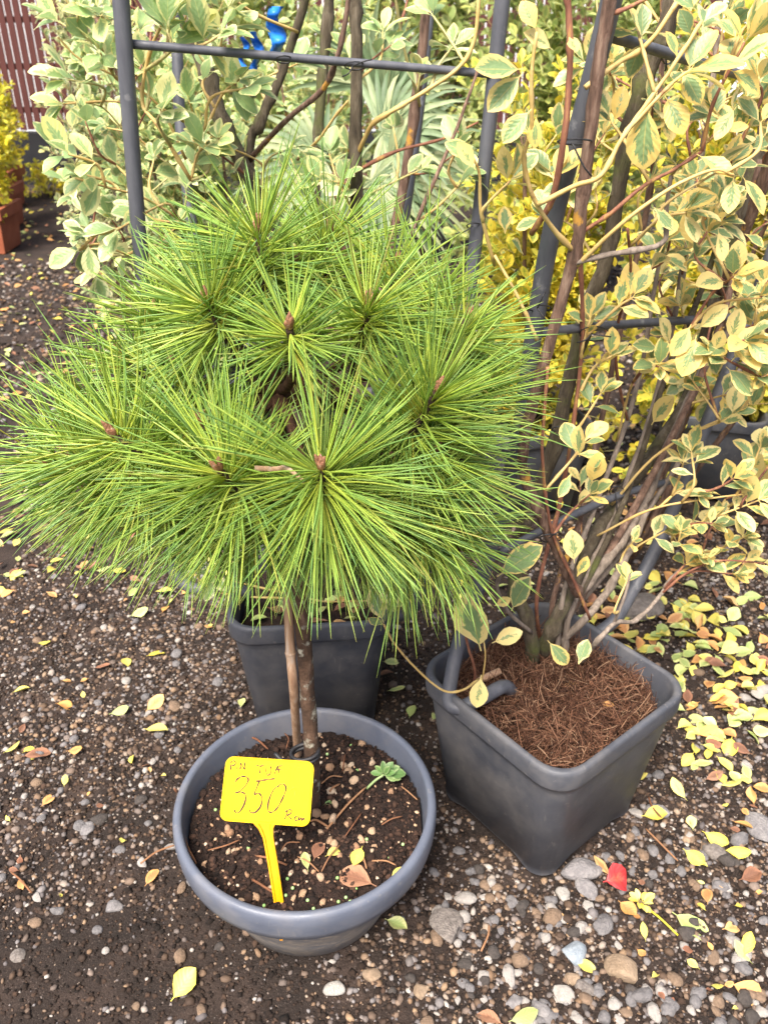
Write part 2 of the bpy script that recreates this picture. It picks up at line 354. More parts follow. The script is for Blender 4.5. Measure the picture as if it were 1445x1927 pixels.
class MB:
    def __init__(s): s.v = []; s.f = []; s.uv = []
    def add(s, verts, faces, uvs=None):
        b = len(s.v); s.v.extend([tuple(x) for x in verts]); s.f.extend([[i + b for i in f] for f in faces])
        s.uv.extend(uvs if uvs is not None else [(0, 0)] * len(verts))
    def tube(s, pts, rads, n=8, cap=True, wob=0.0):
        pts = [Vector(p) for p in pts]
        m = len(pts)
        if not hasattr(rads, '__len__'): rads = [rads] * m
        tang = []
        for i in range(m):
            t = pts[min(i + 1, m - 1)] - pts[max(i - 1, 0)]
            tang.append(t.normalized() if t.length > 1e-9 else Vector((0, 0, 1)))
        nrm = tang[0].orthogonal().normalized()
        vs, uv = [], []
        for i in range(m):
            nrm = (nrm - tang[i] * nrm.dot(tang[i]))
            nrm = nrm.normalized() if nrm.length > 1e-6 else tang[i].orthogonal().normalized()
            bi = tang[i].cross(nrm)
            for k in range(n):
                a = 2 * math.pi * k / n
                r = rads[i] * (1 + (R.uniform(-wob, wob) if wob else 0))
                vs.append(pts[i] + nrm * (math.cos(a) * r) + bi * (math.sin(a) * r)); uv.append((i / (m - 1), k / n))
        fs = []
        for i in range(m - 1):
            for k in range(n):
                k2 = (k + 1) % n
                fs.append([i * n + k, i * n + k2, (i + 1) * n + k2, (i + 1) * n + k])
        if cap:
            fs.append(list(range(n))[::-1]); fs.append([(m - 1) * n + k for k in range(n)])
        s.add(vs, fs, uv)
    def box(s, c, h, rot=None):
        c = Vector(c); vs = []
        for x in (-1, 1):
            for y in (-1, 1):
                for z in (-1, 1):
                    p = Vector((x * h[0], y * h[1], z * h[2]))
                    if rot: p = rot @ p
                    vs.append(c + p)
        s.add(vs, [[0, 1, 3, 2], [4, 6, 7, 5], [0, 4, 5, 1], [2, 3, 7, 6], [0, 2, 6, 4], [1, 5, 7, 3]])
    def build(s, name, mat, parent=None, smooth=True, kind=None):
        me = mesh_np(name, s.v, s.f, None, smooth, mat)
        o = link(name, me, parent)
        if kind: o['kind'] = kind
        return o

def catmull(pts, per=6):
    pts = [Vector(p) for p in pts]
    if len(pts) < 3:
        return [pts[0].lerp(pts[-1], i / per) for i in range(per + 1)]
    P = [pts[0] * 2 - pts[1]] + pts + [pts[-1] * 2 - pts[-2]]
    out = []
    for i in range(1, len(P) - 2):
        for k in range(per):
            t = k / per
            out.append(0.5 * ((2 * P[i]) + (P[i + 1] - P[i - 1]) * t + (2 * P[i - 1] - 5 * P[i] + 4 * P[i + 1] - P[i + 2]) * t * t + (3 * P[i] - P[i - 1] - 3 * P[i + 1] + P[i + 2]) * t ** 3))
    out.append(pts[-1])
    return out

def lathe(name, prof, n, mat, parent, center, cap_first=True, wob=0.0):
    vs, fs = [], []
    for j, (r, z) in enumerate(prof):
        for k in range(n):
            a = 2 * math.pi * k / n
            rr = r * (1 + wob * math.sin(3 * a + 1))
            vs.append((center[0] + rr * math.cos(a), center[1] + rr * math.sin(a), center[2] + z))
    for j in range(len(prof) - 1):
        for k in range(n):
            k2 = (k + 1) % n
            fs.append([j * n + k, j * n + k2, (j + 1) * n + k2, (j + 1) * n + k])
    if cap_first: fs.append(list(range(n))[::-1])
    return link(name, mesh_np(name, vs, fs, None, True, mat), parent)

def icos(sub):
    import bmesh
    bm = bmesh.new(); bmesh.ops.create_icosphere(bm, subdivisions=sub, radius=1.0)
    v = np.array([x.co[:] for x in bm.verts]); f = np.array([[q.index for q in x.verts] for x in bm.faces]); bm.free()
    return v, f
ICO1, ICO2, ICO3 = icos(1), icos(2), icos(3)
OCTA = (np.array([[1, 0, 0], [-1, 0, 0], [0, 1, 0], [0, -1, 0], [0, 0, 1], [0, 0, -1]], dtype=float), np.array([[0, 2, 4], [2, 1, 4], [1, 3, 4], [3, 0, 4], [2, 0, 5], [1, 2, 5], [3, 1, 5], [0, 3, 5]]))

def gz(x, y):
    """Ground level: shallow bumps."""
    return 0.006 * np.sin(3.1 * x + 1.3 * y + .4) * np.cos(2.3 * y - 1.1 * x) + 0.004 * np.sin(9.0 * x - 4 * y) * np.sin(7.3 * y + 2 * x) + 0.0022 * np.sin(31 * x + 17 * y) * np.sin(27 * y - 13 * x) - 0.006
def gzf(x, y): return float(gz(x, y))

# ------------------------------------------------------------------ the ground
def ground():
    xs = np.concatenate([[-60, -25, -10, -6], np.linspace(-4, -1.21, 40), np.linspace(-1.2, 1.6, 190), np.linspace(1.61, 4, 30), [6, 10, 25, 60]])
    ys = np.concatenate([[-30, -10, -3], np.linspace(-1, 0.39, 20), np.linspace(0.4, 2.4, 150), np.linspace(2.42, 9, 60), [14, 30, 60, 120]])
    X, Y = np.meshgrid(xs, ys)
    Z = gz(X, Y) + NR.normal(0, 0.0012, X.shape)
    Z[(np.abs(X) > 5) | (Y > 9)] = -0.006
    v = np.stack([X, Y, Z], -1).reshape(-1, 3)
    nx, ny = len(xs), len(ys)
    i = np.arange(nx * ny).reshape(ny, nx)
    f = np.stack([i[:-1, :-1], i[:-1, 1:], i[1:, 1:], i[1:, :-1]], -1).reshape(-1, 4)
    o = link('ground', mesh_np('ground', v, f, None, True, M['soil']))
    tag(o, 'dark damp soil ground strewn with gravel', None, None, 'structure')
ground()

BOWL_C = Vector((-0.125, 0.927, 0.0)); BOWL_R = 0.207
SQ_C = Vector((0.290, 1.110, 0.0)); SQ_ROT = rad(39)
BK_C = Vector((-0.150, 1.408, 0.0)); BK_ROT = rad(5)
def clear_of_pots(x, y, m=0.0):
    a = (x - BOWL_C.x) ** 2 + (y - BOWL_C.y) ** 2 > (0.135 + m) ** 2
    def sq(c, rot, h):
        dx, dy = x - c.x, y - c.y
        p = dx * math.cos(rot) + dy * math.sin(rot); q = -dx * math.sin(rot) + dy * math.cos(rot)
        return (np.abs(p) > h + m) | (np.abs(q) > h + m)
    return a & sq(SQ_C, SQ_ROT, 0.132) & sq(BK_C, BK_ROT, 0.125)

def stones_np(pos, size, base, flat=(0.45, 0.8), jit=0.22):
    """Many separate stones as one vertex array."""
    V, F = base
    n = len(pos)
    q = NR.normal(size=(n, 3)); ax = NR.uniform(0.62, 1.35, (n, 2))
    fl = NR.uniform(*flat, n)
    P = V[None] * (1 + NR.normal(0, jit * .5, (n, len(V), 1)))
    P = P * np.stack([ax[:, 0], ax[:, 1], fl], -1)[:, None, :]
    a = NR.uniform(0, 6.283, n); ca, sa = np.cos(a), np.sin(a)
    t = NR.normal(0, 0.25, n)
    x = P[..., 0]; y = P[..., 1]; z = P[..., 2]
    z2 = z + x * t[:, None]; x2 = x - z * t[:, None]
    X = x2 * ca[:, None] - y * sa[:, None]; Y = x2 * sa[:, None] + y * ca[:, None]
    W = np.stack([X, Y, z2], -1) * size[:, None, None] + pos[:, None, :]
    faces = (F[None] + (np.arange(n) * len(V))[:, None, None]).reshape(-1, F.shape[1])
    return W.reshape(-1, 3), faces

def density(x, y):
    d = 0.55 + 0.35 * np.sin(2.1 * x + 0.7) * np.sin(2.7 * y + 0.3) + 0.3 * np.sin(5.3 * x - 3.1 * y + 2)
    d = d - 0.75 * np.exp(-(((x + 0.42) / 0.30) ** 2 + ((y - 0.70) / 0.14) ** 2))      # bare trodden patch at the front
    d = d - 0.5 * np.exp(-(((x - 0.75) / 0.22) ** 2 + ((y - 1.45) / 0.2) ** 2))
    d = d - 0.4 * np.exp(-(((x + 0.3) / 0.12) ** 2 + ((y - 0.55) / 0.1) ** 2))
    d = d - 0.22 / (1 + np.exp((x + .1) * 12)) + 0.45 * np.exp(-(((x - 0.42) / 0.22) ** 2 + ((y - 0.78) / 0.2) ** 2))
    return np.clip(d + .25, 0.16, 1.25)

def gravel():
    allv, allf, nb = [], [], 0
    def scatter(n, x0, x1, y0, y1, mu, sg, smax, base, dens=True, sink=0.25):
        nonlocal nb
        x = NR.uniform(x0, x1, n); y = NR.uniform(y0, y1, n)
        k = clear_of_pots(x, y, -0.005)
        fw = y * CP + CAM_H * SP; up = y * SP - CAM_H * CP
        k &= (np.abs(x * FPX / fw) < IW / 2 + 130) & (np.abs(up * FPX / fw) < IH / 2 + 130)
        if dens: k &= NR.uniform(0, 1.0, n) < density(x, y)
        x, y = x[k], y[k]
        s = np.minimum(np.exp(NR.normal(math.log(mu), sg, len(x))), smax)
        z = gz(x, y) + s * sink
        v, f = stones_np(np.stack([x, y, z], -1), s, base)
        allv.append(v); allf.append(f + nb); nb += len(v)
    scatter(48000, -1.0, 1.2, 0.55, 2.1, 0.0025, 0.30, 0.0045, OCTA)
    scatter(25000, -1.0, 1.2, 0.55, 2.1, 0.0037, 0.25, 0.0062, ICO1)
    scatter(9500, -1.0, 1.2, 0.55, 2.1, 0.0054, 0.24, 0.0088, ICO1)
    scatter(12000, -2.6, 1.9, 2.1, 5.0, 0.0075, 0.35, 0.016, ICO1, False)
    v = np.concatenate(allv); f = np.concatenate(allf)
    allv, allf, nb = [], [], 0
    scatter(46000, -1.0, 1.2, 0.55, 2.1, 0.0028, 0.42, 0.0075, OCTA, False, .15)
    scatter(9000, -2.6, 1.9, 2.1, 5.0, 0.007, 0.35, 0.016, OCTA, False)
    o = link('soil_crumbs', mesh_np('soil_crumbs', np.concatenate(allv), np.concatenate(allf), None, False, M['earth']))
    tag(o, 'dark crumbs of loose earth between the gravel', None, None, 'stuff')
    o = link('gravel', mesh_np('gravel', v, f, None, True, M['gravel']))
    tag(o, 'fine mixed gravel trodden into the dark soil', None, None, 'stuff')
gravel()

def stone_mesh(sub=2, jit=0.15, flat=0.6, smooth=True):
    """A water-worn stone: a lumpy ball trimmed by a few random planes."""
    V, F = (ICO1, ICO2, ICO3)[sub - 1]
    k = [Vector((R.gauss(0, 1), R.gauss(0, 1), R.gauss(0, 1))).normalized() for _ in range(6)]
    amp = [R.uniform(-jit, jit) for _ in k]
    cuts = [(Vector((R.gauss(0, 1), R.gauss(0, 1), R.gauss(0, 1))).normalized(), R.uniform(.58, .92)) for _ in range(8)]
    P = []
    for p in V:
        p = Vector(p); p = p * (1 + sum(a * max(0, p.dot(q)) ** 2 for a, q in zip(amp, k)))
        for n_, d in cuts:
            e = p.dot(n_) - d
            if e > 0: p = p - n_ * e * .85
        P.append((p.x * 1.12, p.y * 0.92, p.z * flat * 1.1))
    return mesh_np('pebble', P, F, None, smooth, M['gravel'])

def pebbles():
    ms = []
    for i in range(20):
        me = stone_mesh(2, 0.4, R.uniform(.5, .8)); me.materials[0] = M['peb_' + ('grey', 'tan', 'dark', 'pale')[i % 4]]; ms.append(me)
    n = 0
    while n < 290:
        u, v = (R.uniform(-10, 1455), 1927 - 950 * R.random() ** 1.3) if n < 200 else (R.uniform(860, 1450), R.uniform(1560, 1925))
        p = atZ(u, v)
        if not bool(clear_of_pots(p.x, p.y, 0.012)) or R.random() > density(p.x, p.y): continue
        s = min(0.016, max(0.0075, R.gauss(0.0095, 0.0025)))
        if n >= 200: s *= R.choice((.8, .9, 1.0, 1.15))
        ci = R.choices((0, 1, 2, 3), (4, 2.2, 1.6, 2.6))[0]
        o = link('pebble', ms[ci + 4 * R.randrange(5)], None, Matrix.LocRotScale(Vector((p.x, p.y, gzf(p.x, p.y) + s * 0.25)), Quaternion((0, 0, 1), R.uniform(0, 6.28)), Vector((s * R.uniform(.85, 1.35), s, s * R.uniform(.8, 1.1)))))
        cn = ('grey', 'tan', 'dark brown', 'pale')[ci]
        wh = ('left of the back pot' if u < 480 and v < 1340 else 'between the pots' if v < 1330 and u < 860 else 'beside the fallen leaves right of the square pot' if v < 1560 and u > 860 else
              'left of the round bowl' if u < 430 and v < 1650 else 'in the lower left foreground' if u < 480 else 'in front of the round bowl' if u < 860 else 'in the right foreground')
        tag(o, 'small ' + cn + ' pebble in the gravel ' + wh, 'pebble', cn + ' pebbles ' + wh)
        n += 1
pebbles()

BIG = [  # u, v, width px, length ratio, rotation, material, label, sharp
    (1088, 1640, 36, 0.62, 0.0, 'stone_grey', 'flat pale grey oval stone touching the front corner of the square pot', 0),
    (1105, 1672, 16, 1.1, 0.9, 'stone_grey', 'dark grey rounded stone wedged below the flat oval stone', 0),
    (1058, 1674, 13, 1.2, 1.4, 'stone_pale', 'pale upright pebble beside a curled brown yellow leaf', 0),
    (1170, 1823, 36, 0.55, -0.5, 'stone_tan', 'long tan grey rounded cobble lying slanted in the front gravel', 0),
    (1083, 1790, 22, 0.75, 0.1, 'stone_blue', 'square edged pale blue stone chip above a curled yellow leaf', 1),
    (846, 1735, 26, 1.1, 0.4, 'stone_rough', 'rough angular grey rock in front of the bowl and square pot', 1),
    (790, 1863, 14, 0.85, 0.2, 'stone_tan', 'ochre tan square stone near the bottom edge of the photo', 1),
    (1200, 1145, 42, 0.9, 0.6, 'stone_rough', 'brownish rock behind the rim of the square pot', 0),
    (1345, 1605, 24, 0.6, -0.6, 'stone_rough', 'dark grey oval stone beside yellow leaves', 0),
    (1432, 1560, 26, 1.3, 0.2, 'stone_grey', 'mottled grey stone cut by the right edge of the photo', 0),
    (1433, 1305, 22, 0.8, 0.5, 'stone_pale', 'white grey angular stone among fallen leaves at the right edge', 1),
    (1238, 1525, 19, 0.7, -0.4, 'stone_grey', 'grey oblong stone half under a pale yellow leaf', 0),
    (1060, 1868, 20, 0.9, 0.2, 'stone_pale', 'white rounded stone in the front gravel under the blue chip', 0),
    (1100, 1858, 17, 1.1, 1.0, 'stone_rough', 'knobbly dark grey stone right of the white rounded one', 1),
    (1018, 1900, 24, 0.55, -0.7, 'stone_grey', 'grey slanted oblong stone near the bottom edge by green leaf', 0),
    (968, 1885, 15, 0.8, -0.2, 'stone_grey', 'round dark grey stone left of the slanted oblong one', 0),
    (1075, 1840, 16, 0.7, 0.3, 'stone_tan', 'brownish oval stone between the blue chip and white stone', 0),
    (630, 1855, 20, 0.8, 0.2, 'stone_pale', 'pale oval pebble in front of the round bowl', 0),
    (700, 1832, 15, 0.9, 0.4, 'stone_tan', 'cream rounded pebble in front of the round bowl', 0),
    (165, 1558, 13, 1.3, 0.2, 'stone_grey', 'grey upright pebble on the gravel left of the bowl', 0),
    (215, 1704, 16, 0.9, 0.3, 'stone_grey', 'grey pebble pair stone lower left of the bowl', 0),
    (33, 1798, 14, 0.9, 0.3, 'stone_rough', 'dark knobbly stone near the lower left corner', 1),
    (380, 1075, 26, 0.7, 0.0, 'stone_grey', 'bluish grey stone beside the bent tube behind the pine', 0),
    (1105, 1700, 10, 1.0, 0.0, 'stone_pale', 'bright white pebble above the curled orange brown leaf', 0),
]
def big_stones():
    for u, v, w, ratio, rot, mt, lab, sharp in BIG:
        p = atZ(u, v); t = proj(p)[2]
        s = w * t / FPX
        me = stone_mesh(3, 0.35 if not sharp else 0.75, 0.55, not sharp)
        me.materials[0] = M[mt]
        me.name = 'stone'
        o = link('stone', me, None, Matrix.LocRotScale(Vector((p.x, p.y, gzf(p.x, p.y) + s * 0.22)), Quaternion((0, 0, 1), rot), Vector((s, s * ratio * 1.25, s * 0.9))))
        tag(o, lab, 'stone')
big_stones()

# ------------------------------------------------------------------ leaves
PROF = [(0, .018), (.13, .022), (.20, .13), (.34, .33), (.52, .46), (.70, .45), (.85, .31), (.94, .16), (1.0, .01)]
def leaf_geo(wid=1.0, fold=0.25, curl=0.3, twist=0.2, wave=0.03, na=4, prof=PROF, serr=0.012, seed=0):
    rg = random.Random(seed)
    vs, uv = [], []
    for (t, w) in prof:
        tw = twist * (t - .3)
        for j in range(na + 1):
            s = (j / na) * 2 - 1
            y = s * w * wid * .54 * (1 + (rg.uniform(-serr, serr) * 3 if abs(s) > .9 else 0))
            z = abs(y) * fold + wave * math.sin(t * 9 + s * 2 + seed) * (w * 1.4)
            y2 = y * math.cos(tw) - z * math.sin(tw); z2 = y * math.sin(tw) + z * math.cos(tw)
            a = curl * t
            x = t if abs(curl) < 1e-4 else math.sin(a) / curl
            zc = 0 if abs(curl) < 1e-4 else -(1 - math.cos(a)) / curl
            vs.append((x + z2 * math.sin(a), y2, zc + z2 * math.cos(a))); uv.append((t, s * .5 + .5))
    m = na + 1
    fs = [[i * m + j, i * m + j + 1, (i + 1) * m + j + 1, (i + 1) * m + j] for i in range(len(prof) - 1) for j in range(na)]
    return np.array(vs), np.array(fs), np.array(uv)
LEAF_HI = [leaf_geo(R.uniform(.82, 1.15), R.uniform(.05, .45), R.uniform(-.35, .7), R.uniform(-.5, .5), R.uniform(0, .05), 4, seed=i) for i in range(14)]
PROF_LO = [(0, .02), (.2, .13), (.42, .42), (.68, .46), (.88, .27), (1.0, .01)]
LEAF_LO = [leaf_geo(R.uniform(.82, 1.15), R.uniform(.05, .45), R.uniform(-.35, .7), R.uniform(-.5, .5), 0, 2, PROF_LO, seed=i) for i in range(10)]
LEAF_FALL = [leaf_geo(R.uniform(.8, 1.35), R.uniform(-.2, .6), R.uniform(-.6, .6), R.uniform(-.6, .6), R.uniform(.02, .06), 4, seed=60 + i, serr=.02) if i < 9 else leaf_geo(R.uniform(.8, 1.35), R.uniform(-.5, 1.0), R.uniform(-1.3, 1.5), R.uniform(-1.3, 1.3), R.uniform(.02, .09), 4, seed=60 + i, serr=.02) for i in range(18)]
_leafme = {}
def fall_me(i, mat):
    k = ('f', i, mat)
    if k not in _leafme:
        v, f, u = LEAF_FALL[i]; _leafme[k] = mesh_np('fallen_leaf', v, f, u, True, M[mat])
    return _leafme[k]
def leaf_me(i, mat):
    k = (i, mat)
    if k not in _leafme:
        v, f, u = LEAF_HI[i]; _leafme[k] = mesh_np('leaf', v, f, u, True, M[mat])
    return _leafme[k]
def frame(d, up):
    x = d.normalized(); z = up - x * up.dot(x)
    z = z.normalized() if z.length > 1e-4 else x.orthogonal().normalized()
    y = z.cross(x)
    return Matrix((x, y, z)).transposed()
def leaf_matrix(p, d, up, s):
    m = frame(d, up).to_4x4() @ Matrix.Diagonal((s, s, s, 1)); m.translation = p
    return m
def join_leaves(mats, lib):
    vs, fs, us, nb = [], [], [], 0
    by = {}
    for m in mats: by.setdefault(R.randrange(len(lib)), []).append(m)
    for i, ms in by.items():
        v, f, u = lib[i]
        A = np.array([[list(r) for r in m] for m in ms])
        P = np.einsum('nij,vj->nvi', A[:, :3, :3], v) + A[:, None, :3, 3]
        n = len(ms)
        vs.append(P.reshape(-1, 3)); fs.append((f[None] + (np.arange(n) * len(v))[:, None, None]).reshape(-1, 4) + nb); us.append(np.tile(u, (n, 1)))
        nb += n * len(v)
    return np.concatenate(vs), np.concatenate(fs), np.concatenate(us)

class Shrub:
    """A woody plant: stems and twigs are parts, its largest leaves are parts, the rest of the leaves one mass."""
    def __init__(s, name, base, label, group, leafmat_, nobj):
        s.root = thing(name, base, label, 'shrub', group); s.base = Vector(base)
        s.leafmat = leafmat_; s.nobj = nobj; s.leaves = []; s.pts = []; s.loose = MB(); s.keep = None
    def stem(s, pts, r0, r1, mat, per=5, n=9, name='stem'):
        if mat.startswith('twig'): r0, r1 = r0 * .85, r1 * .85
        c = catmull(pts, per); m = len(c)
        c = [p + Vector((R.gauss(0, .1), R.gauss(0, .1), 0)) * r1 for p in c]
        rr = [r0 + (r1 - r0) * (i / (m - 1)) for i in range(m)]
        rr = [r * (1 + (0.32 if R.random() < .16 else 0) + R.uniform(-.08, .08)) for r in rr]
        b = MB(); b.tube(c, rr, n); b.build(name, M[mat], s.root)
        for p, r in zip(c, rr): s.pts.append((p, r))
    def leaf(s, p, d, up, L):
        if s.keep and not s.keep(p + d.normalized() * L * .5): return
        s.leaves.append((leaf_matrix(p, d, up, L), L, p))
    def spray_leaves(s, c, L, pairs, gap, term=3, start=0.3):
        """Leaves in opposite pairs along the end of polyline c."""
        total = sum((c[i + 1] - c[i]).length for i in range(len(c) - 1))
        def at(d):
            for i in range(len(c) - 1):
                l = (c[i + 1] - c[i]).length
                if d <= l: return c[i].lerp(c[i + 1], d / max(l, 1e-6)), (c[i + 1] - c[i]).normalized()
                d -= l
            return c[-1], (c[-1] - c[-2]).normalized()
        az = R.uniform(0, 3.14)
        for k in range(pairs):
            d = total - k * gap * R.uniform(.85, 1.15) - 0.004
            if d < total * start: break
            p, t = at(d)
            side = t.orthogonal().normalized(); side = Quaternion(t, az + k * 1.57) @ side
            for sg in (1, -1):
                if R.random() < .10: continue
                dd = t * R.uniform(.35, .9) + side * sg * R.uniform(.7, 1.1) + Vector((0, -0.1, R.uniform(-.25, .35)))
                up = Vector((R.gauss(0, .35), R.gauss(-.35, .35), 1)) if abs(dd.normalized().z) < .9 else Vector((R.gauss(0, .4), -1, .3))
                s.leaf(p, dd, up, 1.22 * L * R.uniform(.65, 1.12) * (1 - 0.06 * (k == 0)))
        p, t = at(total)
        for k in range(term):
            side = Quaternion(t, k * 6.28 / max(term, 1) + R.uniform(0, 1)) @ t.orthogonal().normalized()
            s.leaf(p, t * R.uniform(.8, 1.2) + side * R.uniform(.25, .8), Vector((R.gauss(0, .4), -.5, 1)), 1.22 * L * R.uniform(.5, .95))
    def spray(s, tip, L, pairs=3, gap=0.03, mat='twig_yellow', r=0.0022, term=3, own=True, anchor=None, sag=0.0, start=.25):
        tip = Vector(tip)
        if anchor is None:
            best, bd = None, 1e9
            for p, rr in s.pts:
                if rr < r * .8: continue
                d = (p - tip).length + max(0, p.z - tip.z + .06) * 1.5 + (0.5 if (p - tip).length < .05 else 0)
                if d < bd: best, bd = p, d
            anchor = best
        anchor = Vector(anchor)
        mid = anchor.lerp(tip, R.uniform(.4, .6)) + Vector((R.gauss(0, .02), R.gauss(0, .02), R.uniform(-.02, .03) - sag)) * min(1.5, (tip - anchor).length / .12)
        c = catmull([anchor, mid, tip], 5)
        m = len(c)
        rr = [r * (1.15 - .5 * i / (m - 1)) * (1 + (.35 if i % 3 == 2 else 0)) for i in range(m)]
        if own:
            b = MB(); b.tube(c, rr, 6); b.build('twig', M[mat], s.root)
        else:
            s.loose.tube([c[0], c[len(c) // 2], c[-1]], [r * 1.1, r, r * .7], 3, cap=False)
        s.spray_leaves(c, L, pairs, gap, term, start)
        for p in c[2:]: s.pts.append((p, r))
    def finish(s, loose_mat='twig_yellow'):
        if s.loose.v: s.loose.build('fine_twigs', M[loose_mat], s.root, kind='stuff')
        def key(e):
            u, v, w = proj(e[2])
            inside = -60 < u < 1505 and -60 < v < 1990
            return (0 if inside else 1, w / e[1])
        s.leaves.sort(key=key)
        for mt, L, p in s.leaves[:s.nobj]:
            link('leaf', leaf_me(R.randrange(len(LEAF_HI)), s.leafmat), s.root, mt)
        rest = [e[0] for e in s.leaves[s.nobj:]]
        if rest:
            v, f, u = join_leaves(rest, LEAF_LO if len(rest) > 300 else LEAF_HI)
            link('foliage', mesh_np('foliage', v, f, u, True, M[s.leafmat]), s.root)['kind'] = 'stuff'

# ------------------------------------------------------------------ fence, wall, far plants
def fence():
    FY = 7.5
    w = thing('white_wall', (-1, FY + 2.5, 0), 'white wall glimpsed through the gaps of the slat fence', 'wall')
    b = MB(); b.box((-1.5, FY + 2.55, .95), (6.0, .05, .95)); b.build('wall_face', M['white'], w, smooth=False)
    b = MB(); b.box((-1.5, FY + 2.55, 1.93), (6.05, .08, .03)); b.build('coping', M['white'], w, smooth=False)
    f = thing('slat_fence', (-1, FY, 0), 'red brown vertical slat fence with narrow gaps on a dark plinth', 'fence')
    sl = MB(); sl.box((0, 0, .82), (.0252, .009, .66))
    me = mesh_np('slat', sl.v, sl.f, None, False, M['slat'])
    for i in range(112):
        o = link('slat', me, f, Matrix.Translation((-4.4 + i * .062, FY + R.uniform(-.002, .002), 0 + R.uniform(-.008, .008) + .25)))
    for z in (0.55, 0.86, 1.18, 1.62):
        b = MB(); b.box((-.95, FY + .035, z), (3.5, .02, .022)); b.build('rail', M['rail'], f, smooth=False)
    for x in (-4.3, -1.9, .5, 2.5):
        b = MB(); b.box((x, FY + .09, .95), (.035, .03, .93)); b.build('post', M['rail'], f, smooth=False)
    b = MB(); b.box((-.95, FY, .19), (3.55, .06, .20)); b.build('plinth', M['plinth'], f, smooth=False)
fence()

def mass_shrub(name, base, label, group, cen, half, nleaf, L, mat, nobj=0, trunk='stem_brown', seedshape=None, per_spray=8, twig='twig_yellow', nst=5, box=0.0):
    s = Shrub(name, base, label, group, mat, nobj)
    cen = Vector(cen); half = Vector(half)
    for i in range(nst):
        a = 6.28 * i / nst
        top = cen + Vector((math.cos(a) * half.x * .55, math.sin(a) * half.y * .5, half.z * R.uniform(.3, .8)))
        s.stem([Vector(base), Vector(base).lerp(top, .5) + Vector((R.gauss(0, .03), R.gauss(0, .03), 0)), top], .009 if half.z > .4 else .005, .003, trunk, 4, 6)
    n = max(1, nleaf // per_spray)
    for i in range(n):
        d = Vector((R.gauss(0, 1), R.gauss(0, 1), R.gauss(0, 1))).normalized() * (R.random() ** .38)
        if box:
            q = Vector((R.uniform(-1, 1), R.uniform(-1, 1), R.uniform(-1, 1)))
            d = d.lerp(q, box)
        lump = 1 + .16 * math.sin(5 * d.x + 3 * d.z + cen.x * 7) + .12 * math.sin(9 * d.y - 6 * d.z)
        tip = cen + Vector((d.x * half.x, d.y * half.y, d.z * half.z)) * lump
        out = (Vector((d.x, d.y, d.z + .5))).normalized()
        s.spray(tip, L, max(1, per_spray // 2 - 1), L * .55, twig, .0013, 3, False, anchor=tip - out * L * R.uniform(1.6, 2.6), start=.05)
    s.finish(twig)
    return s

def terracotta(p, k, lab):
    t = thing('terracotta_planter', p, lab, 'planter', 'terracotta planters along the path')
    def ring(h, z): return [(p[0] + sx * h, p[1] + sy * h, p[2] + z) for sx, sy in ((-1, -1), (1, -1), (1, 1), (-1, 1))]
    b = MB(); vs = []; pr = [(.13, 0), (.150, .20), (.168, .20), (.172, .26), (.155, .265), (.148, .22)]
    for h, z in pr: vs += ring(h, z)
    fs = [[j * 4 + k, j * 4 + (k + 1) % 4, (j + 1) * 4 + (k + 1) % 4, (j + 1) * 4 + k] for j in range(len(pr) - 1) for k in range(4)] + [[3, 2, 1, 0]]
    b.add(vs, fs); b.build('planter_body', M['terracotta'], t, smooth=False)
    b = MB(); b.add(ring(.150, .232), [[0, 1, 2, 3]]); b.build('soil', M['potsoil'], t)

def far_left():
    spots = [((-2.40, 5.3, 0), 'terracotta planter nearest the camera at the left edge'),
             ((-2.60, 5.9, 0), 'middle terracotta planter beside the path'),
             ((-2.83, 6.55, 0), 'farthest terracotta planter nearest the fence')]
    labs = ['bright golden shrub nearest the camera at the left edge, in terracotta', 'golden shrub in the middle terracotta planter by the path', 'golden green shrub in the farthest terracotta planter near the fence']
    for i, (p, lab) in enumerate(spots):
        terracotta(p, i, lab)
        hz = (.46, .46, .44)[i]
        mass_shrub('golden_shrub', (p[0], p[1], .22), labs[i], 'golden shrubs in terracotta planters', (p[0] + .03, p[1], .24 + hz * .88), (.24, .23, hz), 3000, .038, 'leaf_lime', 0, per_spray=9, twig='twig_green')
    mass_shrub('ground_plant', (-2.62, 6.95, 0), 'low yellow green plant at the foot of the fence plinth', None, (-2.62, 6.95, .12), (.20, .14, .14), 420, .035, 'leaf_lime', 0, per_spray=6, twig='twig_green', nst=3)
    mass_shrub('variegated_bush', (-1.12, 3.6, 0), 'dense small leaved variegated bush in front of the fence', None, (-1.11, 3.6, .76), (.16, .25, .80), 4600, .028, 'leaf_small', 60, per_spray=10)
far_left()

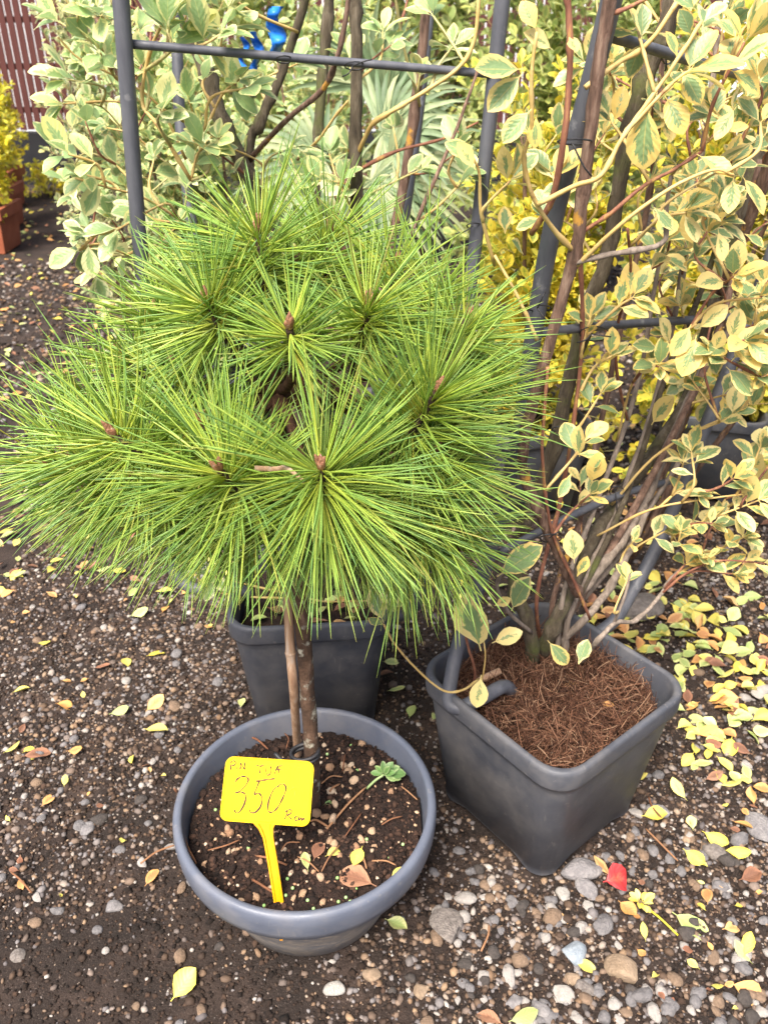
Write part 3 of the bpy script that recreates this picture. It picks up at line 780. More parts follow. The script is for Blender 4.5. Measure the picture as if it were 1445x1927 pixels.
# ------------------------------------------------------------------ palm and other plants behind
def palm():
    base = atY(655, 300, 2.45); base = Vector((base.x, 2.45, 0))
    t = thing('fan_palm', base, 'grey green fan palm with a fibrous brown trunk behind the frame', 'palm')
    b = MB()
    b.tube([base + Vector((0, 0, z)) for z in (0.2, .45, .7, .9)], [.055, .07, .075, .05], 14, wob=.12)
    b.build('trunk', M['palmfibre'], t)
    top = base + Vector((0, 0, .88))
    for (hu, hv, hy, du, dv, fz) in [(720, 250, 2.5, 1, -.25, .2), (730, 320, 2.45, 1, .5, .2), (725, 190, 2.6, .8, -.8, .2), (700, 340, 2.4, .6, .8, .3), (760, 280, 2.65, 1, -.1, .0), (690, 160, 2.7, .2, -1, .1), (610, 300, 2.5, -1, .0, .1)]:
        hub = atY(hu, hv, hy)
        d = (atY(hu + du * 60, hv + dv * 60, hy - fz * .1) - hub).normalized()
        m = MB()
        m.tube([top, top.lerp(hub, .5) + Vector((0, 0, .015)), hub], [.006, .0045, .004], 5)
        nrm = (CAMP - hub).normalized() + Vector((R.gauss(0, .25), 0, R.gauss(.35, .2))); nrm = (nrm - d * nrm.dot(d)).normalized(); side = d.cross(nrm).normalized()
        ns = 24
        for k in range(ns):
            th = rad(-105 + 210 * k / (ns - 1))
            e = d * math.cos(th) + side * math.sin(th)
            l = R.uniform(.22, .28) * (1 - .15 * abs(th) / 1.9)
            w = .009
            q = e.cross(nrm).normalized()
            pts = []
            for j, tt in enumerate((0, .25, .55, .8, 1)):
                ww = w * (.3, 1, .9, .55, .05)[j]
                c = hub + e * l * tt + nrm * (.03 * math.sin(tt * 2)) - Vector((0, 0, .05 * tt ** 3))
                pts += [c + q * ww, c - nrm * ww * .45, c - q * ww]
            m.add(pts, [[3 * j + z, 3 * j + z + 1, 3 * j + z + 4, 3 * j + z + 3] for j in range(4) for z in (0, 1)])
        m.build('frond', M['palm'], t)
    # its pot
    c = atY(735, 385, 2.55)
    p = thing('plant_tub', (base.x, base.y, 0), 'black round tub holding the fan palm', 'pot')
    lathe('tub_body', [(.13, 0), (.17, .30), (.185, .30), (.187, .34), (.172, .345), (.165, .30)], 28, M['pot'], p, (base.x, base.y, 0))
    lathe('soil', [(.166, .31), (.08, .315), (.001, .32)], 20, M['potsoil'], p, (base.x, base.y, 0), False)
palm()

def rounded_ring(h, r, z, c, rot, k=6, e=4, notch=0.0):
    pts = []
    cr, sr = math.cos(rot), math.sin(rot)
    for q in range(4):
        cx, cy = ((h - r), (h - r)) if q == 0 else (-(h - r), h - r) if q == 1 else (-(h - r), -(h - r)) if q == 2 else (h - r, -(h - r))
        arc = [(cx + r * math.cos(q * math.pi / 2 + a * math.pi / 2 / k), cy + r * math.sin(q * math.pi / 2 + a * math.pi / 2 / k), z) for a in range(k + 1)]
        nx = [(-(h - r), h), (-h, -(h - r)), (h - r, -h), (h, h - r)][q]
        last = arc[-1]
        edge = [(last[0] + (nx[0] - last[0]) * i / e, last[1] + (nx[1] - last[1]) * i / e, z + (notch if e > 3 and 1 <= i <= e - 1 else 0)) for i in range(1, e)]
        pts += arc + edge
    return [Vector((c[0] + x * cr - y * sr, c[1] + x * sr + y * cr, c[2] + zz)) for x, y, zz in pts]
def square_pot(c, rot, s, hgt, label, matk='pot', soil_z=None, group=None):
    t = thing('square_pot', c, label, 'pot', group)
    h = s / 2
    prof = [(h * .775, .035, 0, .0), (h * .785, .038, .02, .0), (h * .93, .044, hgt * .80, 0), (h * .935, .045, hgt * .815, 0), (h * .955, .046, hgt * .845, 0), (h * .962, .047, hgt * .865, 0)]
    rimp = [(h * .962, .047, hgt * .864), (h * .992, .052, hgt * .868), (h * 1.0, .054, hgt * .885), (h * 1.0, .054, hgt * .975), (h * .992, .054, hgt * .993), (h * .975, .053, hgt), (h * .942, .051, hgt), (h * .928, .05, hgt * .985), (h * .91, .048, hgt * .75)]
    def loft(name, pr, capb):
        rings = [rounded_ring(a, r, z, c, rot, 6, 5, (0.014 if (capb and i == 0) else 0)) for i, (a, r, z, *_) in enumerate(pr)]
        n = len(rings[0]); vs = [p for g in rings for p in g]
        fs = [[j * n + k, j * n + (k + 1) % n, (j + 1) * n + (k + 1) % n, (j + 1) * n + k] for j in range(len(rings) - 1) for k in range(n)]
        if capb: fs.append([n + k for k in range(n)][::-1])
        return link(name, mesh_np(name, vs, fs, None, True, M[matk]), t)
    loft('pot_wall', prof, True)
    loft('rim', rimp, False)
    return t
def soil_patch(name, inside, c, half, z, amp, mat, parent, nn=44, mound=0.0):
    vs, fs, idx = [], [], {}
    for i in range(nn + 1):
        for j in range(nn + 1):
            x = (i / nn * 2 - 1) * half; y = (j / nn * 2 - 1) * half
            if inside(x, y):
                r2 = (x * x + y * y) / half ** 2
                idx[(i, j)] = len(vs); vs.append((c[0] + x, c[1] + y, c[2] + z + mound * (1 - r2) + amp * (.6 * math.sin(41 * x + 1) * math.cos(37 * y) + .5 * math.sin(90 * x + 60 * y)) + R.gauss(0, amp * .55)))
    for (i, j) in idx:
        q = [(i, j), (i + 1, j), (i + 1, j + 1), (i, j + 1)]
        if all(k in idx for k in q): fs.append([idx[k] for k in q])
    return link(name, mesh_np(name, vs, fs, None, True, mat), parent)

# ------------------------------------------------------------------ back square pot with its frame and shrub
BKP = square_pot(BK_C, BK_ROT, 0.318, 0.30, 'dark square pot standing behind the round bowl under the pine')
soil_patch('soil', lambda x, y: abs(x) < .138 and abs(y) < .138 and abs(x) + abs(y) < .235, BK_C, .143, .235, .003, M['potsoil'], BKP, 30)

def tube_frame(name, label, posts, rails, rp=0.0118, rr=0.0062, post_ext=None):
    t = thing(name, posts[0][-1] if posts else (0, 0, 0), label, 'trellis')
    for p in posts:
        b = MB(); b.tube(catmull(p, 8), rp, 14); b.build('post', M['tube'], t)
    for p in rails:
        b = MB(); b.tube(catmull(p, 6), rr, 10); b.build('rail', M['tube'], t)
    return t
pl = [atY(214, -190, 1.36), atY(228, 0, 1.36), atY(262, 440, 1.37), atY(296, 800, 1.38), atY(322, 1040, 1.39), atY(336, 1088, 1.38), atY(370, 1108, 1.37), atY(425, 1102, 1.37), atY(470, 1118, 1.38)]
pr_ = [atY(962, -190, 1.50), atY(945, 0, 1.49), atY(893, 470, 1.47), atY(840, 850, 1.44), atY(795, 1100, 1.42), atY(770, 1150, 1.42), atY(735, 1160, 1.42), atY(690, 1150, 1.42)]
pb = [atY(322, -150, 2.0), atY(333, 80, 1.98), atY(346, 300, 1.9), atY(400, 700, 1.72), atY(450, 1000, 1.60), atY(470, 1080, 1.56)]
pc = [atY(812, -150, 2.0), atY(803, 60, 1.96), atY(765, 380, 1.86), atY(700, 800, 1.68), atY(660, 1020, 1.58), atY(650, 1080, 1.55)]
FR_L = tube_frame('tube_trellis', 'grey tube trellis standing in the pot behind the pine', [pl, pr_, pb, pc],
                  [[atY(236, 82, 1.37), atY(545, 108, 1.42), atY(935, 140, 1.48)],
                   [atY(283, 640, 1.38), atY(560, 650, 1.42), atY(868, 640, 1.46)]])

L_ = Shrub('euonymus_shrub', BK_C + Vector((0, 0, .23)), 'silver variegated shrub with mossy stems in the pot behind the pine', None, 'leaf_silver', 300)
b0 = BK_C + Vector((0, 0, .22))
L_.keep = lambda p: p.y > 1.42 or abs(proj(p)[0] - (228 + .077 * proj(p)[1])) > 42      # nothing grows in front of the left post
def px(*a): return [atY(u, v, y) for u, v, y in a]
L_.stem([b0, atY(560, 800, 1.46)] + px((500, 420, 1.55), (430, 260, 1.60), (392, 150, 1.63), (352, 20, 1.66), (330, -120, 1.68)), .0165, .0125, 'stem_moss')
L_.stem([b0 + Vector((.03, .01, 0)), atY(640, 800, 1.46)] + px((668, 420, 1.5), (670, 300, 1.52), (671, 120, 1.54), (668, 0, 1.55), (664, -120, 1.55)), .0125, .0085, 'stem_moss')
L_.stem([b0 + Vector((.0, .03, 0)), atY(520, 800, 1.52)] + px((470, 330, 1.62), (490, 230, 1.64), (525, 150, 1.66), (556, 60, 1.67), (590, -60, 1.67)), .010, .0075, 'stem_moss')
L_.stem([b0 + Vector((.02, .05, 0)), atY(590, 800, 1.62)] + px((596, 330, 1.8), (604, 180, 1.84), (620, 0, 1.86), (632, -100, 1.87)), .010, .009, 'stem_moss')
L_.stem([b0 + Vector((.06, .03, 0)), atY(660, 800, 1.6)] + px((745, 420, 1.8), (778, 220, 1.83), (800, 40, 1.85), (815, -100, 1.86)), .010, .009, 'stem_brown')
L_.stem(px((672, 290, 1.52), (700, 235, 1.48), (745, 205, 1.46), (810, 165, 1.46), (865, 125, 1.46), (893, 70, 1.46), (905, -60, 1.46)), .0042, .0036, 'twig_yellow')
L_.stem(px((470, 300, 1.6), (540, 225, 1.50), (610, 165, 1.46), (640, 90, 1.44), (655, 0, 1.43), (662, -80, 1.43)), .0048, .0035, 'stem_brown')
L_.stem(px((674, 320, 1.52), (745, 285, 1.50), (830, 262, 1.50), (900, 230, 1.50)), 0.0035, 0.0022, 'twig_red')
L_.stem(px((760, 470, 1.36), (815, 345, 1.37), (860, 240, 1.38), (900, 130, 1.40)), .0036, .002, 'stem_brown')
L_.stem(px((360, 340, 1.46), (300, 240, 1.45), (268, 190, 1.46), (285, 90, 1.44), (330, 0, 1.42), (345, -60, 1.42)), 0.0037, 0.0025, 'twig_yellow')
L_.stem(px((440, 300, 1.6), (410, 260, 1.50), (345, 228, 1.44), (300, 200, 1.42)), 0.0029, 0.0018, 'twig_yellow')
L_.stem(px((560, 300, 1.62), (600, 262, 1.55), (630, 220, 1.52), (655, 190, 1.5)), 0.0032, 0.0022, 'twig_yellow')
L_.stem(px((350, 420, 1.48), (270, 372, 1.42), (200, 352, 1.37), (142, 335, 1.34)), 0.0027, 0.0016, 'twig_yellow')
L_.stem(px((350, 300, 1.62), (300, 200, 1.6), (230, 150, 1.58), (150, 110, 1.55), (110, 70, 1.54)), 0.0029, 0.0016, 'twig_yellow')
L_.stem(px((345, 330, 1.70), (240, 250, 1.68), (190, 200, 1.66), (120, 190, 1.62)), 0.0025, 0.0014, 'twig_green')
L_.stem(px((560, 60, 1.66), (470, 20, 1.60), (400, -40, 1.56)), 0.0032, 0.0022, 'twig_yellow')
L_.stem(px((790, 200, 1.82), (760, 90, 1.78), (745, 0, 1.75), (735, -60, 1.74)), 0.0032, 0.0022, 'twig_green')
for (u, v, y, L, pairs) in [(130, 290, 1.33, .058, 3), (165, 330, 1.36, .055, 2), (225, 430, 1.36, .056, 2), (160, 440, 1.36, .045, 1), (150, 470, 1.38, .05, 2), (110, 40, 1.55, .052, 3), (150, 20, 1.52, .055, 3), 
                            (190, 30, 1.5, .055, 2), (130, 150, 1.55, .055, 2), (120, 195, 1.62, .048, 2), (190, 100, 1.52, .052, 2), (315, 55, 1.40, .058, 2), (345, 60, 1.42, .045, 1), (330, 30, 1.42, .05, 2), (415, 65, 1.40, .055, 2),
                            (450, 150, 1.46, .045, 2), (465, 165, 1.44, .05, 2), (305, 210, 1.40, .05, 2), (385, 275, 1.45, .05, 3), (410, 260, 1.46, .045, 2), (270, 130, 1.46, .045, 1), (430, 20, 1.46, .06, 2), (545, 280, 1.52, .04, 2), (620, 290, 1.55, .045, 2),
                            (640, 340, 1.5, .05, 2), (600, 340, 1.5, .05, 2), (720, 60, 1.6, .045, 1), (815, 30, 1.5, .05, 1), (850, 90, 1.5, .045, 1), (395, 130, 1.52, .045, 2), (290, 300, 1.48, .045, 2), (270, 400, 1.46, .05, 2),
                            (240, 480, 1.44, .05, 2), (180, 520, 1.48, .045, 2), (265, 450, 1.40, .05, 2), (880, 330, 1.45, .05, 2), (790, 320, 1.5, .045, 2), (860, 280, 1.40, .05, 1), (560, 120, 1.7, .05, 1), (740, 240, 1.6, .04, 1), (200, 240, 1.7, .045, 2), (210, 300, 1.6, .045, 2)]:
    L_.spray(atY(u, v, y), L, pairs, .022, R.choice(['twig_yellow', 'twig_yellow', 'twig_green']), .0022, 3)
for i in range(62):
    u, v, y = R.uniform(110, 880), R.uniform(-60, 430), R.uniform(1.5, 1.9)
    if u > 430 and R.random() < .75: continue
    L_.spray(atY(u, v, y), R.uniform(.038, .05), 2, .022, R.choice(['twig_yellow', 'twig_green', 'twig_red']), .002, 3)
for (u, v, y) in [(400, 1085, 1.30), (715, 1130, 1.29), (350, 1065, 1.36)]:
    L_.spray(atY(u, v, y), .042, 2, .02, 'twig_yellow', .002, 4, anchor=b0 + Vector((0, -.02, .04)))
L_.finish()

def rear_shrubs():
    # the row behind: variegated on the left, golden on the right
    mass_shrub('rear_variegated_shrub', (-.60, 2.6, .28), 'silver leaved shrub in the row behind, left of the trellis', None, (-.62, 2.6, .84), (.27, .25, .62), 3200, .040, 'leaf_silver', 200, per_spray=8, box=.5)
    mass_shrub('rear_variegated_shrub', (-.22, 3.1, .28), 'silver leaved shrub in the row behind the pine top', None, (-.22, 3.2, .86), (.30, .25, .55), 2000, .040, 'leaf_silver', 150, per_spray=8)
    mass_shrub('rear_green_shrub', (-.35, 4.6, 0), 'yellow green shrub far back beside the fence, left of the palm', None, (-.55, 4.6, .95), (.70, .35, .85), 5000, .055, 'leaf_lime2', 0, per_spray=8, twig='twig_green', box=.6)
    mass_shrub('rear_green_shrub', (.75, 4.3, 0), 'yellow green shrub far back beside the fence, right of the palm', None, (.95, 4.3, .95), (.80, .35, .85), 6200, .055, 'leaf_lime2', 0, per_spray=8, twig='twig_green', box=.6)
    mass_shrub('rear_green_shrub', (.22, 5.0, 0), 'yellow green shrub far back directly behind the palm', None, (.20, 5.0, 1.0), (.55, .35, .85), 3800, .058, 'leaf_lime2', 0, per_spray=8, twig='twig_green', box=.6)
    for i, (x, y, lab) in enumerate([(-.60, 2.6, 'black pot under the silver shrub left of the trellis'), (-.22, 3.1, 'black pot under the silver shrub behind the pine top')]):
        square_pot(Vector((x, y, 0)), .1 + i, .32, .30, lab)
    mass_shrub('golden_hedge_shrub', (.42, 2.25, .25), 'golden yellow shrub beside the fan palm, behind the trellis post', None, (.44, 2.25, .66), (.24, .22, .66), 4400, .036, 'leaf_gold', 200, per_spray=8, twig='twig_green', box=.5)
    mass_shrub('golden_hedge_shrub', (.98, 2.35, .25), 'large golden yellow shrub behind the cream leaved one', None, (.98, 2.35, .72), (.36, .22, .80), 7200, .038, 'leaf_gold', 280, per_spray=8, twig='twig_green', box=.6)
    mass_shrub('golden_hedge_shrub', (1.52, 2.4, .25), 'golden yellow shrub at the right edge of the photo', None, (1.50, 2.4, .72), (.32, .25, .80), 5000, .038, 'leaf_gold', 200, per_spray=8, twig='twig_green', box=.6)
    for i, (x, y, lab) in enumerate([(.42, 2.25, 'black pot under the golden shrub beside the palm'), (.98, 2.35, 'black pot under the large golden shrub'), (1.52, 2.4, 'black pot under the golden shrub at the right edge')]):
        square_pot(Vector((x, y, 0)), .3 + i, .30, .28, lab)
    # a second cream-edged plant just behind the front one
    mass_shrub('rear_cream_shrub', (.66, 1.90, .0), 'cream edged shrub just behind the front square pot', None, (.90, 1.70, .86), (.27, .18, .50), 850, .046, 'leaf_cream', 280, per_spray=8)
rear_shrubs()

def blue_strap():
    t = thing('blue_strap', atY(515, 130, 1.78), 'bright blue plastic straps hanging behind the trellis rail', 'strap')
    for u, v0, v1, w in [(518, 12, 100, 26), (482, 60, 135, 15), (458, 70, 125, 10)]:
        m = MB(); vs = []
        n = 12
        for i in range(n + 1):
            k = i / n
            c = atY(u + 6 * math.sin(k * 7 + u), v0 + (v1 - v0) * k, 1.78 + .02 * math.sin(k * 11 + u))
            hw = w * (1 + .25 * math.sin(k * 9 + u)) * 1.62 / FPX * .5
            vs += [c + Vector((-hw, .004, 0)), c + Vector((0, -.006 * math.cos(k * 14), 0)), c + Vector((hw, .004, 0)), c + Vector((0, .012, 0))]
        fs = [[4 * i + a, 4 * i + (a + 1) % 4, 4 * i + 4 + (a + 1) % 4, 4 * i + 4 + a] for i in range(n) for a in range(4)]
        m.add(vs, fs); m.build('strap_end', M['blue'], t)
blue_strap()

# ------------------------------------------------------------------ front square pot, coir, frame and cream shrub
SQP = square_pot(SQ_C, SQ_ROT, 0.340, 0.302, 'large charcoal square pot full of brown coir, corner towards the camera')
def insq(rot, h):
    def f(x, y):
        p, q = abs(x * math.cos(rot) + y * math.sin(rot)), abs(-x * math.sin(rot) + y * math.cos(rot))
        return p < h and q < h and p + q < h * 1.66
    return f
soil_patch('coir_bed', insq(SQ_ROT, .152), SQ_C, .215, .245, .004, M['coirbase'], SQP, 60, .022)
def coir():
    n = 6500; K = 5
    ins = insq(SQ_ROT, .150)
    P = []
    while len(P) < n:
        x, y = R.uniform(-.2, .2), R.uniform(-.2, .2)
        if ins(x, y): P.append((x, y))
    P = np.array(P)
    r2 = (P ** 2).sum(1) / .215 ** 2
    clump = .006 * np.sin(70 * P[:, 0] + 20 * P[:, 1]) * np.sin(62 * P[:, 1] - 25 * P[:, 0])
    base = np.stack([SQ_C.x + P[:, 0], SQ_C.y + P[:, 1], .249 + .022 * (1 - r2) + clump + NR.uniform(-.004, .010, n)], -1)
    az = NR.uniform(0, 6.283, n); el = NR.normal(.25, .45, n)
    ln = NR.uniform(.012, .055, n)
    d = np.stack([np.cos(az) * np.cos(el), np.sin(az) * np.cos(el), np.sin(el)], -1)
    bend = NR.normal(0, .5, (n, 3)); bend[:, 2] -= .4
    t = np.linspace(0, 1, K)
    C = base[:, None] + d[:, None] * ln[:, None, None] * t[None, :, None] + bend[:, None] * ln[:, None, None] * (t ** 2)[None, :, None] * .6
    # keep the fibres inside the pot
    cr, sr = math.cos(SQ_ROT), math.sin(SQ_ROT)
    dx = C[..., 0] - SQ_C.x; dy = C[..., 1] - SQ_C.y
    p = np.clip(dx * cr + dy * sr, -.147, .147); q = np.clip(-dx * sr + dy * cr, -.147, .147)
    k = np.minimum(1, .245 / np.maximum(np.abs(p) + np.abs(q), 1e-6)); p = p * k; q = q * k
    C[..., 2] = np.maximum(C[..., 2], .244)
    C[..., 0] = SQ_C.x + p * cr - q * sr; C[..., 1] = SQ_C.y + p * sr + q * cr
    r = NR.uniform(.0004, .00105, n)
    ring = np.array([[1, 0, 0], [-.5, .87, .2], [-.5, -.87, .4]])
    W = C[:, :, None, :] + ring[None, None] * r[:, None, None, None] + np.array([0, 0, 1]) * 0
    V = W.reshape(-1, 3)
    i = np.arange(n)[:, None, None] * (K * 3) + np.arange(K - 1)[None, :, None] * 3
    F = []
    for k in range(3):
        k2 = (k + 1) % 3
        F.append(np.stack([i + k, i + k2, i + 3 + k2, i + 3 + k], -1).reshape(-1, 4))
    o = link('coir_fibres', mesh_np('coir_fibres', V, np.concatenate(F), None, True, M['coir']), SQP)
    o['kind'] = 'stuff'
coir()

pA = [atY(1190, -170, 1.06), atY(1150, 0, 1.08), atY(1105, 180, 1.10), atY(1045, 400, 1.12), atY(1005, 620, 1.14), atY(972, 840, 1.15), atY(915, 1060, 1.16), atY(866, 1200, 1.12), atY(849, 1275, 1.085), atY(845, 1318, 1.065), atY(862, 1332, 1.055), atY(905, 1314, 1.06), atY(948, 1292, 1.09), atY(968, 1308, 1.12)]
pB = [atY(1560, 150, 1.62), atY(1442, 505, 1.52), atY(1320, 820, 1.42), atY(1243, 1012, 1.35), atY(1185, 1120, 1.30), atY(1158, 1165, 1.28), atY(1120, 1195, 1.26), atY(1090, 1225, 1.24)]
FR_R = tube_frame('tube_trellis', 'grey tube trellis hooked into the coir filled square pot', [pA, pB],
                  [[atY(1130, 62, 1.10), atY(1270, 105, 1.22), atY(1420, 150, 1.40), atY(1530, 190, 1.58)],
                   [atY(1012, 626, 1.14), atY(1150, 612, 1.26), atY(1300, 602, 1.38), atY(1415, 594, 1.50)],
                   [atY(940, 1040, 1.16), atY(1065, 975, 1.22), atY(1170, 930, 1.30), atY(1280, 900, 1.40)]], rp=.0122, rr=.0068)

S = Shrub('euonymus_shrub', SQ_C + Vector((0, 0, .26)), 'cream and yellow edged shrub with brown stems in the coir filled pot', None, 'leaf_cream', 300)
def bz(u, v, z): return atZ(u, v, z)
B1, B2 = bz(1005, 1250, .262), bz(1020, 1235, .262)
S.stem([B2] + px((1040, 1180, 1.17), (1078, 1100, 1.21), (1112, 1020, 1.26), (1170, 930, 1.33), (1245, 830, 1.40), (1305, 715, 1.46), (1345, 560, 1.50), (1400, 380, 1.54), (1450, 200, 1.58), (1500, 0, 1.62)), .0125, .010, 'stem_moss', name='stem')
S.stem(px((1088, 1118, 1.17), (1068, 1080, 1.15), (1036, 1010, 1.13), (1006, 945, 1.12), (985, 890, 1.12), (985, 830, 1.11), (1008, 740, 1.10), (1035, 640, 1.09), (1062, 545, 1.08), (1085, 462, 1.07), (1100, 330, 1.06), (1120, 170, 1.05), (1142, 30, 1.04), (1160, -100, 1.03)), .0085, .0075, 'stem_brown')
S.stem([B1] + px((992, 1165, 1.16), (968, 1105, 1.19), (985, 990, 1.22), (1035, 868, 1.24), (1068, 722, 1.25), (1108, 575, 1.26), (1145, 470, 1.27), (1165, 330, 1.27), (1200, 180, 1.27), (1250, 60, 1.27), (1285, -80, 1.27)), .0125, .0105, 'stem_moss')
S.stem([bz(1035, 1225, .262)] + px((1100, 1165, 1.18), (1142, 1112, 1.22), (1174, 1054, 1.25), (1197, 1010, 1.28), (1215, 960, 1.3)), .0072, .006, 'stem_grey')
S.stem(px((1085, 1120, 1.22), (1140, 1054, 1.25), (1180, 1000, 1.29), (1210, 945, 1.33), (1245, 865, 1.37), (1295, 755, 1.42), (1345, 655, 1.46), (1420, 560, 1.5)), .0098, .0075, 'stem_grey')
S.stem([bz(1090, 1250, .265)] + px((1125, 1205, 1.13), (1158, 1172, 1.15), (1195, 1168, 1.18), (1238, 1125, 1.22), (1265, 1085, 1.25), (1320, 1040, 1.28)), .0045, .003, 'stem_grey')
S.stem(px((1155, 1172, 1.15), (1175, 1120, 1.16), (1185, 1080, 1.17)), .003, .002, 'stem_grey')
S.stem(px((1110, 1165, 1.15), (1078, 1090, 1.13), (1045, 1020, 1.12), (1030, 960, 1.11), (1020, 860, 1.09), (1025, 760, 1.08), (1030, 690, 1.08)), 0.0030, 0.0025, 'twig_red')
S.stem(px((1078, 472, 1.07), (1040, 430, 1.05), (1003, 372, 1.03), (985, 300, 1.02), (1000, 240, 1.01), (1000, 140, 1.0), (1010, 60, 1.0)), 0.0037, 0.0022, 'twig_yellow')
S.stem(px((1000, 440, 1.08), (1040, 370, 1.05), (1062, 250, 1.03), (1072, 130, 1.03), (1070, 30, 1.03), (1060, -60, 1.03)), 0.0045, 0.0040, 'twig_red')
S.stem(px((1012, 385, 1.03), (1080, 350, 1.02), (1130, 330, 1.02), (1170, 260, 1.03), (1220, 190, 1.04), (1275, 110, 1.05), (1320, 40, 1.06)), 0.0036, 0.0023, 'twig_yellow')
S.stem(px((1090, 440, 1.07), (1150, 400, 1.06), (1210, 350, 1.06), (1265, 320, 1.07), (1320, 285, 1.08)), 0.0032, 0.0022, 'twig_red')
S.stem(px((1075, 495, 1.07), (1150, 478, 1.06), (1245, 458, 1.06), (1250, 400, 1.06)), .004, .003, 'stem_grey')
S.stem(px((1085, 500, 1.07), (1170, 420, 1.04), (1260, 355, 1.03), (1340, 320, 1.03), (1380, 330, 1.03)), 0.0032, 0.0018, 'twig_yellow')
S.stem(px((1100, 165, 1.05), (1160, 120, 1.06), (1220, 80, 1.08), (1290, -20, 1.10)), 0.0037, 0.0029, 'twig_yellow')
S.stem(px((1140, 30, 1.04), (1180, 15, 1.04), (1230, -10, 1.05)), 0.0030, 0.0022, 'twig_red')
S.stem(px((1180, 790, 1.30), (1160, 700, 1.28), (1160, 620, 1.27), (1185, 520, 1.2), (1180, 430, 1.15)), 0.0029, 0.0022, 'twig_red')
S.stem(px((1160, 830, 1.30), (1190, 720, 1.26), (1250, 650, 1.2), (1310, 610, 1.16)), 0.0025, 0.0018, 'twig_yellow')
S.stem(px((1150, 950, 1.30), (1230, 860, 1.27), (1330, 800, 1.25), (1420, 770, 1.25)), 0.0030, 0.0018, 'twig_yellow')
S.stem(px((1120, 1010, 1.26), (1220, 960, 1.23), (1320, 940, 1.22), (1400, 930, 1.22)), 0.0025, 0.0014, 'twig_yellow')
S.stem(px((1350, 560, 1.5), (1395, 450, 1.44), (1440, 330, 1.40), (1470, 200, 1.38)), .009, .008, 'stem_brown')
S.stem(px((930, 500, 1.10), (905, 400, 1.08), (900, 320, 1.07), (870, 270, 1.06)), 0.0029, 0.0018, 'twig_yellow')
S.stem(px((1010, 640, 1.08), (975, 560, 1.08), (930, 480, 1.09)), 0.0029, 0.0022, 'twig_yellow')
S.stem([bz(890, 1300, .262)] + px((893, 1262, 1.08), (880, 1215, 1.06), (872, 1170, 1.05)), 0.0030, 0.0025, 'twig_red')
S.stem(px((900, 1278, 1.08), (872, 1298, 1.04), (835, 1300, 1.02), (790, 1265, 1.01), (745, 1215, 1.0), (722, 1175, .99)), 0.0024, 0.0019, 'twig_yellow')
S.stem(px((905, 1290, 1.06), (913, 1235, 1.04), (905, 1180, 1.04)), 0.0017, 0.0013, 'twig_yellow')
S.stem(px((1000, 1190, 1.15), (955, 1150, 1.12), (935, 1100, 1.10), (960, 1060, 1.07)), .0036, .0025, 'stem_grey')
for pts, r0, r1, mt in [([(1075, 1140, 1.20), (1160, 960, 1.30), (1230, 760, 1.36), (1275, 560, 1.40), (1310, 350, 1.43), (1340, 150, 1.45), (1360, -60, 1.46)], .0062, .004, 'stem_grey'),
                        ([(1120, 1080, 1.24), (1235, 880, 1.34), (1330, 680, 1.42), (1390, 480, 1.47), (1430, 300, 1.5)], .0072, .005, 'stem_brown'),
                        ([(1040, 1130, 1.20), (1090, 980, 1.26), (1130, 800, 1.30), (1170, 600, 1.33), (1215, 400, 1.35), (1240, 200, 1.36), (1250, -60, 1.36)], .0055, .004, 'stem_brown'),
                        ([(1150, 1060, 1.28), (1290, 850, 1.40), (1420, 650, 1.50)], .006, .0045, 'stem_grey'),
                        ([(1010, 1120, 1.16), (1050, 960, 1.20), (1075, 820, 1.20), (1095, 640, 1.20), (1090, 450, 1.18)], .0042, .0032, 'twig_red'),
                        ([(1100, 1100, 1.22), (1190, 900, 1.31), (1255, 700, 1.37), (1330, 520, 1.42), (1380, 330, 1.45)], .0058, .004, 'stem_moss'),
                        ([(1062, 1110, 1.18), (1125, 940, 1.27), (1195, 740, 1.33), (1235, 520, 1.36), (1262, 330, 1.38)], .0048, .0032, 'stem_grey')]:
    S.stem([bz(1020 + R.uniform(-34, 46), 1240 + R.uniform(-22, 12), .262)] + px(*pts), r0, r1, mt)
